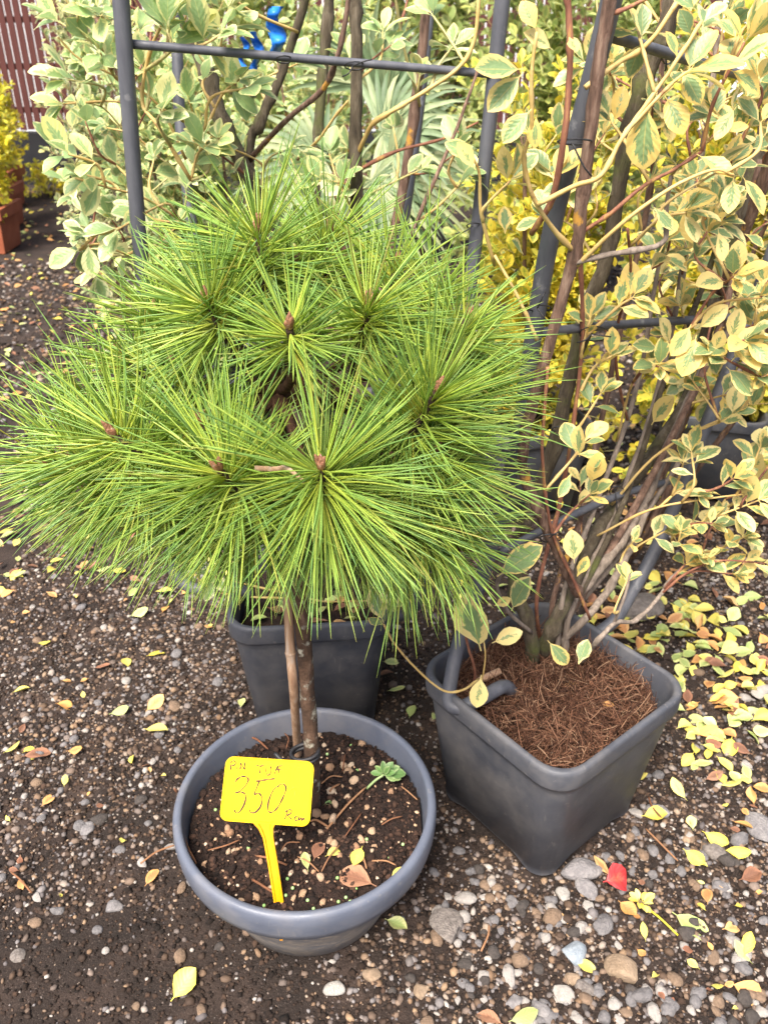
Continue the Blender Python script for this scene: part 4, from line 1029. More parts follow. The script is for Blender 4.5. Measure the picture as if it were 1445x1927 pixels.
# single large leaves that can be picked out
def leaf_px(u0, v0, u1, v1, y0, y1, up=(0, -.8, .6)):
    p, q = atY(u0, v0, y0), atY(u1, v1, y1); S.leaf(p, q - p, Vector(up), (q - p).length * 1.04)
for a in [(935, 1085, 1015, 1030, 1.06, 1.05), (905, 1225, 878, 1125, 1.04, 1.02), (925, 1210, 978, 1190, 1.05, 1.04), (905, 1270, 898, 1332, 1.03, 1.00), (1030, 1205, 1070, 1252, 1.08, 1.05), (1088, 1250, 1105, 1205, 1.08, 1.1), (962, 1150, 985, 1090, 1.1, 1.1), (930, 1140, 960, 1125, 1.08, 1.08), (722, 1172, 700, 1110, .99, 1.0), (722, 1175, 695, 1165, .99, .98), (1080, 1060, 1078, 1005, 1.1, 1.1), (1085, 1085, 1105, 1050, 1.12, 1.12),
          (985, 130, 895, 132, 1.0, .99), (985, 135, 920, 208, 1.0, 1.0), (1000, 205, 945, 262, 1.0, .99), (1010, 215, 1000, 275, 1.01, 1.0), (1010, 60, 985, 0, 1.0, 1.0), (1040, 95, 1000, 55, 1.02, 1.0), (1070, 70, 1085, 100, 1.02, 1.0), (895, 300, 845, 265, 1.06, 1.05), (895, 320, 860, 270, 1.05, 1.05), (950, 440, 950, 390, 1.08, 1.08), (985, 480, 960, 455, 1.08, 1.06),
          (1310, 290, 1378, 330, 1.06, 1.03), (1250, 180, 1290, 240, 1.06, 1.03), (1275, 110, 1255, 60, 1.05, 1.05), (1300, 70, 1285, 20, 1.06, 1.05), (1320, 45, 1365, -5, 1.06, 1.06), (1320, 60, 1345, 0, 1.06, 1.1), (1280, 130, 1320, 190, 1.05, 1.03), (1220, 190, 1200, 320, 1.04, 1.03), (1190, 260, 1210, 215, 1.05, 1.04), (1370, 130, 1440, 165, 1.06, 1.05), (1385, 200, 1345, 260, 1.06, 1.05), (1360, 250, 1410, 230, 1.06, 1.06), (1310, 20, 1270, -20, 1.06, 1.06),
          (1310, 620, 1365, 580, 1.15, 1.13), (1300, 610, 1270, 665, 1.15, 1.12), (1310, 630, 1290, 700, 1.15, 1.11), (1260, 650, 1250, 600, 1.18, 1.17), (1240, 655, 1190, 650, 1.19, 1.18), (1240, 670, 1205, 700, 1.19, 1.18), (1320, 640, 1365, 700, 1.15, 1.13), (1365, 690, 1420, 740, 1.15, 1.12), (1375, 680, 1430, 620, 1.15, 1.13), (1225, 800, 1255, 750, 1.24, 1.22), (1230, 390, 1265, 430, 1.06, 1.05), (1160, 520, 1185, 560, 1.2, 1.18), (1380, 330, 1370, 400, 1.04, 1.03), (1395, 330, 1440, 400, 1.05, 1.04), (1350, 430, 1360, 490, 1.06, 1.05), (1400, 440, 1440, 460, 1.06, 1.05),
          (1105, 880, 1130, 865, 1.1, 1.09), (1090, 860, 1085, 810, 1.1, 1.09), (1110, 910, 1130, 865, 1.1, 1.08), (1075, 890, 1050, 935, 1.1, 1.08)]:
    leaf_px(*a, up=(R.gauss(0, .25), -.8 + R.gauss(0, .2), .6))
for (u, v, y, L, pairs) in [(1300, 130, 1.05, .05, 2), (1400, 80, 1.08, .05, 2), (1200, 60, 1.1, .045, 2), (1430, 230, 1.08, .05, 2), (1420, 40, 1.1, .05, 2), (1150, 230, 1.1, .045, 1), (1290, 400, 1.1, .045, 2), (1380, 520, 1.14, .045, 2), (1430, 560, 1.16, .045, 2), (1190, 560, 1.18, .045, 2),
                            (1400, 640, 1.14, .048, 3), (1430, 710, 1.15, .045, 3), (1340, 660, 1.15, .045, 2), (1240, 690, 1.17, .045, 3), (1150, 670, 1.2, .042, 2), (1130, 740, 1.2, .042, 2), (1100, 830, 1.14, .042, 2), (1110, 930, 1.14, .04, 2), (960, 340, 1.06, .04, 1), (1040, 330, 1.08, .04, 1), (1110, 600, 1.2, .04, 2),
                            (1380, 780, 1.24, .042, 3), (1300, 850, 1.24, .042, 3), (1430, 840, 1.24, .042, 3), (1310, 930, 1.22, .042, 3), (1380, 900, 1.22, .042, 4), (1430, 940, 1.22, .042, 3), (1340, 985, 1.21, .042, 4), (1280, 1000, 1.22, .042, 3), (1400, 1010, 1.21, .042, 4), (1440, 1060, 1.22, .042, 3), (1330, 1050, 1.22, .042, 3), (1250, 1000, 1.25, .04, 2), (1290, 1060, 1.24, .04, 2), (1380, 1080, 1.22, .04, 2), (1180, 1090, 1.17, .032, 1), (1190, 1020, 1.24, .035, 1)]:
    S.spray(atY(u, v, y), L, pairs, .02, R.choice(['twig_yellow', 'twig_yellow', 'twig_red']), .0021, 3)
for i in range(80):
    u, v = R.uniform(960, 1500), R.uniform(-80, 980)
    if v > 420 and u < 1300 and R.random() < .7: continue
    y = R.uniform(1.18, 1.55)
    if u < 1080 and R.random() < .6: continue
    S.spray(atY(u, v, y), R.uniform(.036, .046), R.choice((1, 2, 2, 3)), .02, R.choice(['twig_yellow', 'twig_yellow', 'twig_red']), .0019, 3)
for i in range(22):
    S.spray(atY(R.uniform(1240, 1460), R.uniform(120, 640), R.uniform(1.22, 1.45)), R.uniform(.040, .050), R.choice((2, 2, 3)), .02, R.choice(['twig_yellow', 'twig_red']), .0019, 3)
S.finish()

def cable_ties():
    def loop(u, v, y, w, h, lab, tails=((.6, 1.2), (1.1, .5)), r=.0011, tilt=0.0):
        t = thing('wire_tie', atY(u, v, y), lab, 'tie', 'black wire ties on the trellises')
        b = MB()
        pts = []
        for k in range(13):
            a = 6.283 * k / 12
            c = atY(u + w * math.cos(a), v + h * math.sin(a) + tilt * w * math.cos(a), y + .018 * math.sin(a + .4))
            pts.append(c)
        b.tube(pts, r, 5); b.build('loop', M['tie'], t)
        for (dx, dy) in tails:
            b = MB(); b.tube(catmull([atY(u - w * .2, v, y - .018), atY(u + w * dx * .5, v + w * dy * .7, y - .024), atY(u + w * dx, v + w * dy, y - .02)], 4), r, 5); b.build('tail', M['tie'], t)
    loop(1082, 267, 1.05, 34, 5, 'black wire tie binding the brown stem to the grey post', ((.9, 1.9),))
    loop(1015, 580, 1.12, 22, 6, 'black wire tie round the grey post at mid height', ((.8, 1.2), (.5, -1.4)))
    loop(1118, 628, 1.20, 28, 14, 'twisted black wire tie where the stem crosses the middle rail', ((1.1, .2), (-1.2, .6)))
    loop(1255, 105, 1.24, 11, 16, 'black wire tie round the upper rail by the dark stem', ((-.4, 2.6),))
    loop(1060, 808, 1.23, 22, 6, 'black wire tie round the dark stem above the lower rail', ())
    loop(1036, 1013, 1.12, 20, 8, 'thin dark wire tie on the lower brown stem', ((.8, -.6),))
    loop(668, 124, 1.44, 20, 8, 'black wire tie fixing the upright stem to the upper rail', ((-1.2, 1.0), (1.6, -.6)))
    loop(535, 112, 1.42, 16, 7, 'dark wire tie where the left stem meets the upper rail', ())
    loop(893, 425, 1.47, 15, 5, 'black wire tie round the post behind the pine', ((-2.5, 1.0),))
    loop(1160, 925, 1.29, 14, 10, 'dark wire tie hanging from the lower rail', ((.0, 2.6),))
    loop(905, 1305, 1.115, 8, 26, 'thin black wire holding the tube hook and a wooden peg', ())
cable_ties()
def peg():
    t = MB(); t.tube([atY(895, 1285, 1.12), atY(920, 1272, 1.125), atY(942, 1262, 1.13)], [.0062, .0066, .006], 9)
    o = t.build('wooden_peg', M['bamboo']); tag(o, 'short wooden peg lying over the rim of the square pot', 'peg')
peg()

# ------------------------------------------------------------------ the round bowl, its soil and what lies on it
BW = thing('round_bowl', BOWL_C, 'slate blue round plastic bowl holding the pine', 'pot')
lathe('bowl_wall', [(.128, 0), (.136, .004), (.152, .05), (.172, .095), (.187, .128), (.1965, .150), (.1975, .156)], 72, M['bowl_dirty'], BW, BOWL_C)
lathe('rim', [(.1970, .155), (.2005, .153), (.2045, .156), (.2075, .170), (.2090, .190), (.2080, .204), (.2050, .2095), (.2000, .2110), (.1955, .2098), (.1935, .205), (.1905, .18), (.186, .14)], 96, M['bowl'], BW, BOWL_C, False)
SOIL_Z = .166
soil_patch('soil', lambda x, y: x * x + y * y < .1895 ** 2, BOWL_C, .19, SOIL_Z, .0025, M['potsoil'], BW, 70, .008)
def bowl_crumbs():
    n = 3600
    a = NR.uniform(0, 6.283, n); r = np.sqrt(NR.uniform(0, 1, n)) * .183
    x = BOWL_C.x + r * np.cos(a); y = BOWL_C.y + r * np.sin(a)
    z = SOIL_Z + .008 * (1 - (r / .19) ** 2) + NR.uniform(0, .003, n)
    s = np.exp(NR.normal(math.log(.0024), .4, n))
    v, f = stones_np(np.stack([x, y, z], -1), s, ICO1, (.6, 1.0), .35)
    link('soil_crumbs', mesh_np('soil_crumbs', v, f, None, False, M['crumb']), BW)['kind'] = 'stuff'
bowl_crumbs()
def clay_grit():
    n = 200
    a = NR.uniform(0, 6.283, n); r = np.sqrt(NR.uniform(0, 1, n)) * .18
    x = BOWL_C.x + r * np.cos(a); y = BOWL_C.y + r * np.sin(a)
    z = SOIL_Z + .008 * (1 - (r / .19) ** 2) + .003
    v, f = stones_np(np.stack([x, y, z], -1), np.exp(NR.normal(math.log(.0020), .35, n)), ICO1, (.6, 1.0), .3)
    link('clay_grit', mesh_np('clay_grit', v, f, None, False, M['clay']), BW)['kind'] = 'stuff'
clay_grit()
def soil_top(x, y):
    return SOIL_Z + .008 * (1 - ((x - BOWL_C.x) ** 2 + (y - BOWL_C.y) ** 2) / .19 ** 2)
def bowl_litter():
    ms = []
    for i in range(6):
        me = stone_mesh(2, .9, .75, False); me.materials[0] = M['clay']; me.name = 'clay_lump'; ms.append(me)
    spots = [(625, 1375, 15), (680, 1395, 7), (600, 1380, 7), (637, 1408, 6), (645, 1440, 8), (622, 1445, 9), (665, 1470, 11), (658, 1450, 9), (700, 1435, 10), (622, 1490, 12), (630, 1515, 9), (625, 1545, 16), (612, 1538, 12), (598, 1535, 10), (655, 1550, 7), (700, 1565, 9), (705, 1590, 9), (680, 1580, 9), (672, 1592, 8), (700, 1600, 6), (566, 1577, 12), (620, 1583, 10), (630, 1588, 9), (420, 1570, 9), (432, 1567, 9), (427, 1560, 8), (430, 1600, 7), (440, 1602, 6), (383, 1627, 6), (490, 1620, 9), (465, 1645, 12), (535, 1600, 8), (548, 1642, 8), (605, 1650, 8), (617, 1658, 7), (570, 1680, 9), (553, 1688, 7), (482, 1686, 8), (608, 1695, 7), (455, 1690, 7), (735, 1490, 7), (660, 1440, 7), (445, 1510, 5), (690, 1520, 6), (725, 1540, 6), (370, 1510, 5), (375, 1515, 5), (430, 1660, 4), (520, 1565, 6), (590, 1555, 6), (605, 1568, 6), (580, 1610, 6), (640, 1610, 6), (610, 1400, 5), (655, 1500, 7), (645, 1480, 5), (560, 1620, 5), (520, 1660, 6), (575, 1640, 6), (640, 1640, 5)]
    for u, v, w in spots:
        p = atZ(u, v, SOIL_Z + .008); s = w * proj(p)[2] / FPX
        if (p - Vector((BOWL_C.x, BOWL_C.y, p.z))).length > .182: continue
        o = link('clay_lump', R.choice(ms), None, Matrix.LocRotScale(Vector((p.x, p.y, soil_top(p.x, p.y) + s * .3)), Quaternion((R.gauss(0, 1), R.gauss(0, 1), R.gauss(0, 1), R.gauss(0, 1))).normalized(), Vector((s * 1.15, s * 1.05, s)) * (.72 if w > 11 else 1.0)))
        zn = 'behind the pine trunk' if v < 1440 else 'right of the pine trunk' if u > 600 and v < 1570 else 'left of the tag stake' if u < 500 else 'in front of the pine trunk'
        sz = 'large' if w > 10 else 'medium' if w > 7 else 'small'
        tag(o, sz + ' tan crumb of clay on the bowl soil ' + zn, 'lump', sz + ' clay crumbs ' + zn)
    V, F = ICO2
    bead = mesh_np('fertiliser_bead', V, F, None, True, M['bead'])
    for u, v in [(450, 1396), (616, 1420), (661, 1402), (672, 1451), (406, 1524), (468, 1598), (690, 1581), (733, 1614), (635, 1653), (670, 1672), (541, 1655), (551, 1672), (651, 1688), (659, 1695), (579, 1694), (590, 1709), (637, 1696), (538, 1685), (758, 1588), (497, 1703)]:
        p = atZ(u, v, SOIL_Z + .006)
        o = link('fertiliser_bead', bead, None, Matrix.LocRotScale(Vector((p.x, p.y, soil_top(p.x, p.y) + .003)), None, Vector((.0026,) * 3)))
        tag(o, 'tiny pale green fertiliser bead on the bowl soil', 'bead', 'fertiliser beads on the bowl soil')
    for i, (u0, v0, u1, v1) in enumerate([(345, 1560, 370, 1625), (392, 1600, 452, 1580), (650, 1573, 680, 1530), (615, 1560, 690, 1480), (718, 1552, 757, 1536), (605, 1475, 645, 1462), (620, 1490, 640, 1475), (690, 1635, 682, 1605), (600, 1640, 560, 1612), (540, 1628, 480, 1610), (650, 1420, 645, 1450), (755, 1480, 785, 1505), (460, 1385, 505, 1410), (700, 1620, 745, 1628), (400, 1690, 470, 1702), (585, 1545, 620, 1557), (530, 1600, 565, 1585), (640, 1590, 605, 1640), (475, 1655, 515, 1680), (536, 1380, 539, 1408)]):
        a, b_ = atZ(u0, v0, SOIL_Z + .012), atZ(u1, v1, SOIL_Z + .014)
        m = MB(); m.tube(catmull([a, a.lerp(b_, .5) + Vector((R.gauss(0, .003), R.gauss(0, .003), .004)), b_], 4), [.0012 if i % 3 else .0019] * 8 + [.0008], 5)
        o = m.build('dry_needle', M['needle_dry']); tag(o, 'dry brown pine needle or twig on the bowl soil', 'needle', 'dry needles on the bowl soil')
    def sl(u0, v0, u1, v1, mat, lab, var, z=.012, up=(0, 0, 1), cat='leaf'):
        a, b_ = atZ(u0, v0, SOIL_Z + z), atZ(u1, v1, SOIL_Z + z + .004)
        o = link('fallen_leaf', leaf_me(var, mat), None, leaf_matrix(a, b_ - a, Vector(up), (b_ - a).length)); tag(o, lab, cat)
    sl(682, 1592, 665, 1630, 'fall_yellow', 'small yellow leaf lying on the bowl soil', 3)
    sl(708, 1668, 635, 1630, 'fall_brown', 'dark brown curled leaf on the bowl soil near the rim', 5)
    sl(580, 1640, 572, 1602, 'fall_green', 'withered pale leaf scrap in the middle of the bowl soil', 7)
    sl(612, 1612, 640, 1592, 'fall_yellow', 'yellow green leaf scrap beside the withered one in the bowl', 2)
    sl(768, 1630, 738, 1650, 'fall_yellow', 'pale yellow leaf tucked against the front right rim of the bowl', 8)
    sl(590, 1620, 605, 1580, 'fall_brown', 'narrow grey green leaf scrap on the bowl soil', 9)
bowl_litter()
def sprig():
    b0_ = atZ(690, 1484, SOIL_Z + .008); hub = atZ(722, 1458, SOIL_Z + .030)
    t = thing('succulent_sprig', b0_, 'small green succulent sprig lying on the bowl soil', 'sprig')
    m = MB(); m.tube(catmull([b0_, b0_.lerp(hub, .5) + Vector((0, 0, .003)), hub], 4), [.0022] * 8 + [.0018], 7); m.build('stalk', M['sedum'], t)
    for i, (u, v, z) in enumerate([(700, 1452, .035), (710, 1442, .045), (722, 1436, .05), (735, 1436, .05), (748, 1440, .04), (760, 1452, .035), (752, 1462, .03), (728, 1446, .05), (738, 1452, .045), (742, 1466, .03)]):
        q = atZ(u, v, SOIL_Z + z)
        g = leaf_geo(.95, .25, .5, 0, 0, 4, seed=40 + i)
        o = link('leaf', mesh_np('leaf', g[0], g[1], g[2], True, M['sedum']), t, leaf_matrix(hub, q - hub, Vector((R.gauss(0, .2), -.3, 1)), (q - hub).length * 1.12))
    # detached leaf nearby
    o = link('fallen_leaf', leaf_me(4, 'sedum'), None, leaf_matrix(atZ(608, 1515, SOIL_Z + .01), Vector((.6, .3, .1)), Vector((0, 0, 1)), .02)); tag(o, 'single small green leaf beside the pine trunk base', 'leaf')
sprig()

# ------------------------------------------------------------------ price tag
def price_tag():
    foot = atZ(527, 1712, SOIL_Z - .004)
    U = Vector((-.05, .52, .85)).normalized(); Xv = Vector((1, .02, 0)); Xv = (Xv - U * Xv.dot(U)).normalized(); Nn = Xv.cross(U); 
    if Nn.y > 0: Nn = -Nn
    t = thing('price_tag', foot, 'yellow plastic price tag with handwriting stuck in the bowl soil', 'tag')
    def zpt(zx, zy, off=0.0):                       # a point of the tag face, off its surface
        return onplane(300 + zx / 2.627, 1300 + zy / 2.627, foot, Nn) + Nn * off
    TL, TR, BR, BL = zpt(332, 322), zpt(767, 350), zpt(742, 672), zpt(297, 640)
    def tp(s, q): return TL.lerp(TR, s).lerp(BL.lerp(BR, s), q)
    # rounded card outline
    W, H = (TR - TL).length, (BL - TL).length; r = .012
    out = []
    for (cx, cy, a0) in ((r / W, r / H, 180), (1 - r / W, r / H, 270), (1 - r / W, 1 - r / H, 0), (r / W, 1 - r / H, 90)):
        for k in range(7):
            a = rad(a0 + 15 * k); out.append((cx + math.cos(a) * r / W, cy + math.sin(a) * r / H))
    n = len(out)
    def ins(pt, d): return (.5 + (pt[0] - .5) * (1 - 2 * d / W), .5 + (pt[1] - .5) * (1 - 2 * d / H))
    th = .0011
    layers = [([tp(*p) - Nn * th for p in out]), ([tp(*p) + Nn * th for p in out]), ([tp(*ins(p, .0022)) + Nn * th for p in out]), ([tp(*ins(p, .0027)) + Nn * (th - .0006) for p in out])]
    vs = [p for l in layers for p in l]
    fs = [[j * n + k, j * n + (k + 1) % n, (j + 1) * n + (k + 1) % n, (j + 1) * n + k] for j in range(3) for k in range(n)] + [[k for k in range(n)][::-1], [3 * n + k for k in range(n)]]
    card = link('card', mesh_np('card', vs, fs, None, False, M['tag']), t)
    # stake: channel section
    top = zpt(520, 654); w0 = (zpt(580, 654) - zpt(462, 654)).length / 2
    pts = []
    secs = [(zpt(521, 648), w0, .0012), (zpt(527, 680), w0 * .62, .003), (zpt(538, 725), w0 * .44, .0045), (zpt(562, 860), w0 * .42, .0045), (zpt(600, 1105), w0 * .40, .0045), (foot - U * .045, w0 * .10, .002)]
    for c, w, d in secs:
        pts += [c - Xv * w - Nn * d, c - Xv * w + Nn * .0012, c - Xv * w * .62 + Nn * .0012, c - Xv * w * .5 - Nn * .0006, c + Xv * w * .5 - Nn * .0006, c + Xv * w * .62 + Nn * .0012, c + Xv * w + Nn * .0012, c + Xv * w - Nn * d]
    m = MB(); m.add(pts, [[8 * j + k, 8 * j + (k + 1) % 8, 8 * j + 8 + (k + 1) % 8, 8 * j + 8 + k] for j in range(len(secs) - 1) for k in range(8)])
    m.build('stake', M['tagstake'], t, smooth=False)
    # handwriting
    def ink(name, lines, w, mat):
        mb = MB()
        for ln in lines:
            q = [zpt(x, y, th - .0002) for x, y in ln]
            c = catmull(q, 5) if len(q) > 2 else [q[0], q[0].lerp(q[-1], .5), q[-1]]
            vs = []
            for i, p in enumerate(c):
                d = (c[min(i + 1, len(c) - 1)] - c[max(i - 1, 0)]).normalized(); s = d.cross(Nn)
                ww = w * (.75 + .3 * math.sin(i * .7 + p.x * 300))
                vs += [p - s * ww, p + Nn * .00025, p + s * ww]
            mb.add(vs, [[3 * i + k, 3 * i + k + 1, 3 * i + k + 4, 3 * i + k + 3] for i in range(len(c) - 1) for k in (0, 1)])
        link(name, mesh_np(name, mb.v, mb.f, None, False, M[mat]), card)
    ink('top_lettering', [[(357, 348), (354, 368), (353, 390)], [(352, 352), (368, 345), (379, 354), (370, 367), (356, 370)], [(386, 362), (385, 388)], [(385, 350), (388, 351)], [(400, 389), (402, 370), (400, 356), (412, 372), (423, 387), (422, 368), (425, 350)],
                          [(481, 368), (500, 371), (521, 366)], [(500, 371), (499, 390), (498, 408)], [(528, 377), (527, 400)], [(527, 364), (530, 363)], [(551, 372), (553, 392), (546, 412), (534, 416), (530, 405)], [(549, 360), (553, 361)], [(570, 409), (578, 388), (588, 368)], [(588, 368), (589, 390), (590, 410)], [(573, 390), (590, 388), (606, 389)], [(586, 369), (598, 371), (610, 366)]], .00098, 'ink')
    ink('price_digits', [[(374, 452), (392, 430), (420, 422), (440, 434), (432, 460), (402, 492), (376, 503), (408, 500), (428, 518), (420, 560), (398, 596), (380, 602), (371, 588)],
                         [(497, 442), (482, 478), (470, 510), (492, 505), (508, 530), (500, 572), (474, 600), (452, 600), (447, 588)], [(480, 446), (520, 440), (572, 433)],
                         [(592, 466), (564, 490), (542, 540), (537, 585), (552, 600), (580, 582), (608, 534), (626, 486), (618, 462), (598, 462), (584, 476)]], .0013, 'ink')
    ink('currency_lettering', [[(634, 590), (628, 612), (620, 634)], [(622, 596), (642, 586), (655, 592), (648, 606), (630, 614)], [(632, 613), (644, 624), (656, 636)], [(682, 616), (670, 626), (670, 637), (682, 640), (690, 628), (684, 616)], [(690, 628), (692, 640), (702, 626), (704, 641), (714, 626), (716, 638)]], .00095, 'ink')
    ink('faded_lettering', [[(640, 384), (645, 372), (652, 386)], [(664, 388), (672, 376), (680, 388), (690, 376), (704, 386)], [(644, 492), (664, 478), (676, 492), (668, 520)], [(720, 632), (730, 622)]], .0009, 'ink_faint')
price_tag()

# ------------------------------------------------------------------ the pine
def pine():
    foot = atZ(590, 1522, SOIL_Z)
    t = thing('pine_tree', foot, 'small grafted pine on a bare stem with long bright green needles', 'tree')
    TY = foot.y
    trunk_pts = [foot + Vector((0.002, 0, -.03)), foot, atY(586, 1400, TY + .002), atY(577, 1280, TY + .005), atY(568, 1150, TY + .008), atY(560, 1060, TY + .012), atY(552, 900, TY + .03), atY(535, 780, TY + .05), atY(520, 690, TY + .06)]
    c = catmull(trunk_pts, 6)
    m = MB(); n = len(c); m.tube(c, [.0124 - .0026 * (i / n) + (.003 if i < 5 else 0) + R.uniform(-.0007, .0007) for i in range(n)], 18, wob=.05); m.build('trunk', M['pinebark'], t)
    node = c[-4]; node2 = c[-9]
    shoots = []   # u, v, y, direction, needles, length scale, stem length, buds
    def sh(*a): shoots.append(a)
    sh(486, 436, 0.975, (-.02, -.10, 1), 330, .90, .13, 3)
    sh(390, 572, 0.93, (-.30, -.30, .9), 290, .88, .10, 2)
    sh(545, 618, 0.855, (.02, -.62, .75), 200, .66, .07, 3)
    sh(694, 576, 0.94, (.22, -.18, .95), 280, .86, .11, 3)
    sh(822, 738, 0.875, (.38, -.28, .85), 330, 1.05, .11, 2)
    sh(604, 882, 0.770, (.04, -.50, .85), 400, 1.12, .09, 5)
    sh(414, 886, 0.780, (-.30, -.50, .78), 330, 1.10, .09, 4)
    sh(216, 820, 0.860, (-.55, -.32, .78), 330, 1.1, .10, 4)
    sh(134, 856, 0.930, (-.75, -.10, .62), 300, 1.05, .10, 3)
    sh(383, 800, 0.880, (-.22, -.20, .95), 260, 1.0, .11, 2)
    sh(556, 492, 1.06, (.12, .05, 1), 260, .85, .12, 2)
    sh(880, 600, 1.02, (.40, .0, .9), 300, .92, .11, 3)
    sh(690, 925, 0.83, (.38, -.50, .55), 240, 1.0, .09, 3)
    sh(868, 860, 0.93, (.62, -.22, .6), 320, 1.0, .11, 2)
    sh(815, 850, 0.90, (.52, -.35, .60), 260, 1.0, .10, 2)
    # the back and the flanks of the crown
    for u, v, y, d in [(300, 590, 1.07, (-.42, .2, .85)), (232, 668, 1.03, (-.6, .1, .75)), (165, 760, 1.02, (-.75, .1, .6)), (620, 440, 1.13, (.15, .3, .9)), (745, 500, 1.10, (.3, .2, .9)), (820, 545, 1.10, (.40, .25, .85)),
                       (905, 740, 1.03, (.68, .1, .6)), (895, 670, 1.08, (.55, .2, .75)), (400, 480, 1.09, (-.2, .3, .9)), (330, 690, .98, (-.4, 0, .9)),
                       (90, 870, 1.0, (-.85, .05, .45)), (260, 900, .86, (-.5, -.45, .55)), (340, 960, .83, (-.3, -.6, .35)), (180, 920, .92, (-.75, -.2, .35)), (730, 980, .83, (.35, -.62, .22)),
                       (820, 1000, .87, (.6, -.45, .10)), (880, 960, .93, (.75, -.25, .15)), (600, 980, .83, (.05, -.75, .15)), (860, 1030, .91, (.55, -.5, -.2)), (770, 1040, .87, (.35, -.6, -.15)), (470, 985, .83, (-.15, -.7, .25)), (845, 790, .97, (.6, -.05, .75))]:
        sh(u, v, y, d, R.randrange(190, 270), R.uniform(.82, 1.0), .10, R.choice((1, 2, 3)))
    NL = .117
    for (u, v, y, d, nn, ls, sl, nb) in shoots:
        p = atY(u, v, y); d = Vector(d).normalized()
        base = p - d * sl
        # woody branch from the trunk head
        anc = node if base.z > .80 else node2
        mid = anc.lerp(base, .55) + Vector((0, 0, -.012))
        br = MB(); cc = catmull([anc, mid, base], 6); br.tube(cc, [.0075 - .0028 * i / len(cc) for i in range(len(cc))], 8, wob=.1); br.build('branch', M['branchbark'], t)
        s_ = MB(); ss = catmull([base - d * .01, base.lerp(p, .5), p], 6); s_.tube(ss, [.0048 - .001 * i / len(ss) for i in range(len(ss))], 9, wob=.22)
        so = s_.build('shoot', M['shootbark'], t)
        # buds
        for k in range(nb + 1):
            if k == 0: bd, bl, br_ = d, R.uniform(.016, .026), R.uniform(.0034, .0044)
            else:
                a = k * 6.283 / max(nb, 1) + u
                o1 = d.orthogonal().normalized(); o2 = d.cross(o1)
                bd = (d + (o1 * math.cos(a) + o2 * math.sin(a)) * .48 + Vector((0, 0, .15))).normalized(); bl, br_ = R.uniform(.012, .022), R.uniform(.0030, .0038)
            bd = (bd + Vector((0, 0, .45))).normalized()
            b = MB(); pts = []; rr = []
            for i, (tt, r) in enumerate(((0, .7), (.15, 1.0), (.35, 1.05), (.55, .95), (.75, .75), (.9, .42), (1, .06))):
                pts.append(p + bd * bl * tt); rr.append(br_ * r)
            b.tube(pts, rr, 9, wob=.14); b.build('bud', M['bud'], so)
        # needles in pairs
        nf = int(nn * .52) + 8
        sdist = .05 + .95 * NR.uniform(0, 1, nf) ** .9
        az = NR.uniform(0, 6.283, nf)
        th = np.radians(41 + 60 * sdist + NR.normal(0, 11, nf))
        o1 = d.orthogonal().normalized(); o2 = d.cross(o1)
        D, O1, O2 = np.array(d), np.array(o1), np.array(o2)
        dirs = D * np.cos(th)[:, None] + (O1 * np.cos(az)[:, None] + O2 * np.sin(az)[:, None]) * np.sin(th)[:, None]
        dirs += np.array((R.gauss(0, .1), R.gauss(0, .1), R.gauss(.05, .1)))         # no tuft is quite even
        keep = np.abs(np.mod(az - R.uniform(0, 6.283), 6.283)) > R.uniform(0, .6)
        dirs, sdist = dirs[keep], sdist[keep]; nf = len(dirs)
        b0n = np.array(p)[None] - D[None] * (sdist * sl * (.50 if v < 600 and u in (486, 390, 694) else .92))[:, None] + dirs * .004
        dirs = np.repeat(dirs, 2, 0) + NR.normal(0, .055, (2 * nf, 3)); b0n = np.repeat(b0n, 2, 0)
        dirs /= np.linalg.norm(dirs, axis=1)[:, None]
        ln = NL * ls * np.clip(NR.normal(1, .13, 2 * nf), .45, 1.25) * np.repeat(1 - .12 * sdist, 2)
        K = 6; tt = np.linspace(0, 1, K)
        horiz = np.sqrt(dirs[:, 0] ** 2 + dirs[:, 1] ** 2)
        bend = np.zeros((2 * nf, 3)); bend[:, 2] = -(.10 + .10 * NR.uniform(0, 1, 2 * nf)) * horiz
        bend += NR.normal(0, .055, (2 * nf, 3)) + D * .10
        C = b0n[:, None] + dirs[:, None] * (ln[:, None] * tt)[..., None] + bend[:, None] * (ln[:, None] * tt ** 2)[..., None]
        e1 = np.cross(dirs, np.array([.3, .2, 1.0])); e1 /= np.linalg.norm(e1, axis=1)[:, None]; e2 = np.cross(dirs, e1)
        rad_ = .00106 * np.array([.85, 1.0, 1.0, .95, .8, .12])
        rv = NR.uniform(.85, 1.2, 2 * nf)
        W = np.empty((2 * nf, K, 3, 3))
        for q in range(3):
            a = q * 2.094
            off = e1 * math.cos(a) + e2 * math.sin(a)
            W[:, :, q] = C + off[:, None] * rad_[None, :, None] * rv[:, None, None]
        V = W.reshape(-1, 3)
        uvv = np.stack([np.tile(np.repeat(tt, 3), 2 * nf), np.tile([0, .5, 1], K * 2 * nf)], -1)
        i0 = np.arange(2 * nf)[:, None, None] * (K * 3) + np.arange(K - 1)[None, :, None] * 3
        F = np.concatenate([np.stack([i0 + q, i0 + (q + 1) % 3, i0 + 3 + (q + 1) % 3, i0 + 3 + q], -1).reshape(-1, 4) for q in range(3)])
        link('needle_tuft', mesh_np('needle_tuft', V, F, uvv, True, M['needle']), so)['kind'] = 'stuff'
    # dead needles and a strip caught in the crown
    a = atY(540, 880, .755); b_ = atY(572, 905, .75)
    strip = MB(); q = catmull([atY(480, 880, .77), atY(520, 882, .755), a, b_], 6); vs = []
    for i, p in enumerate(q): vs += [p + Vector((0, -.001, .003)), p + Vector((0, -.003, 0)), p - Vector((0, .001, .003))]
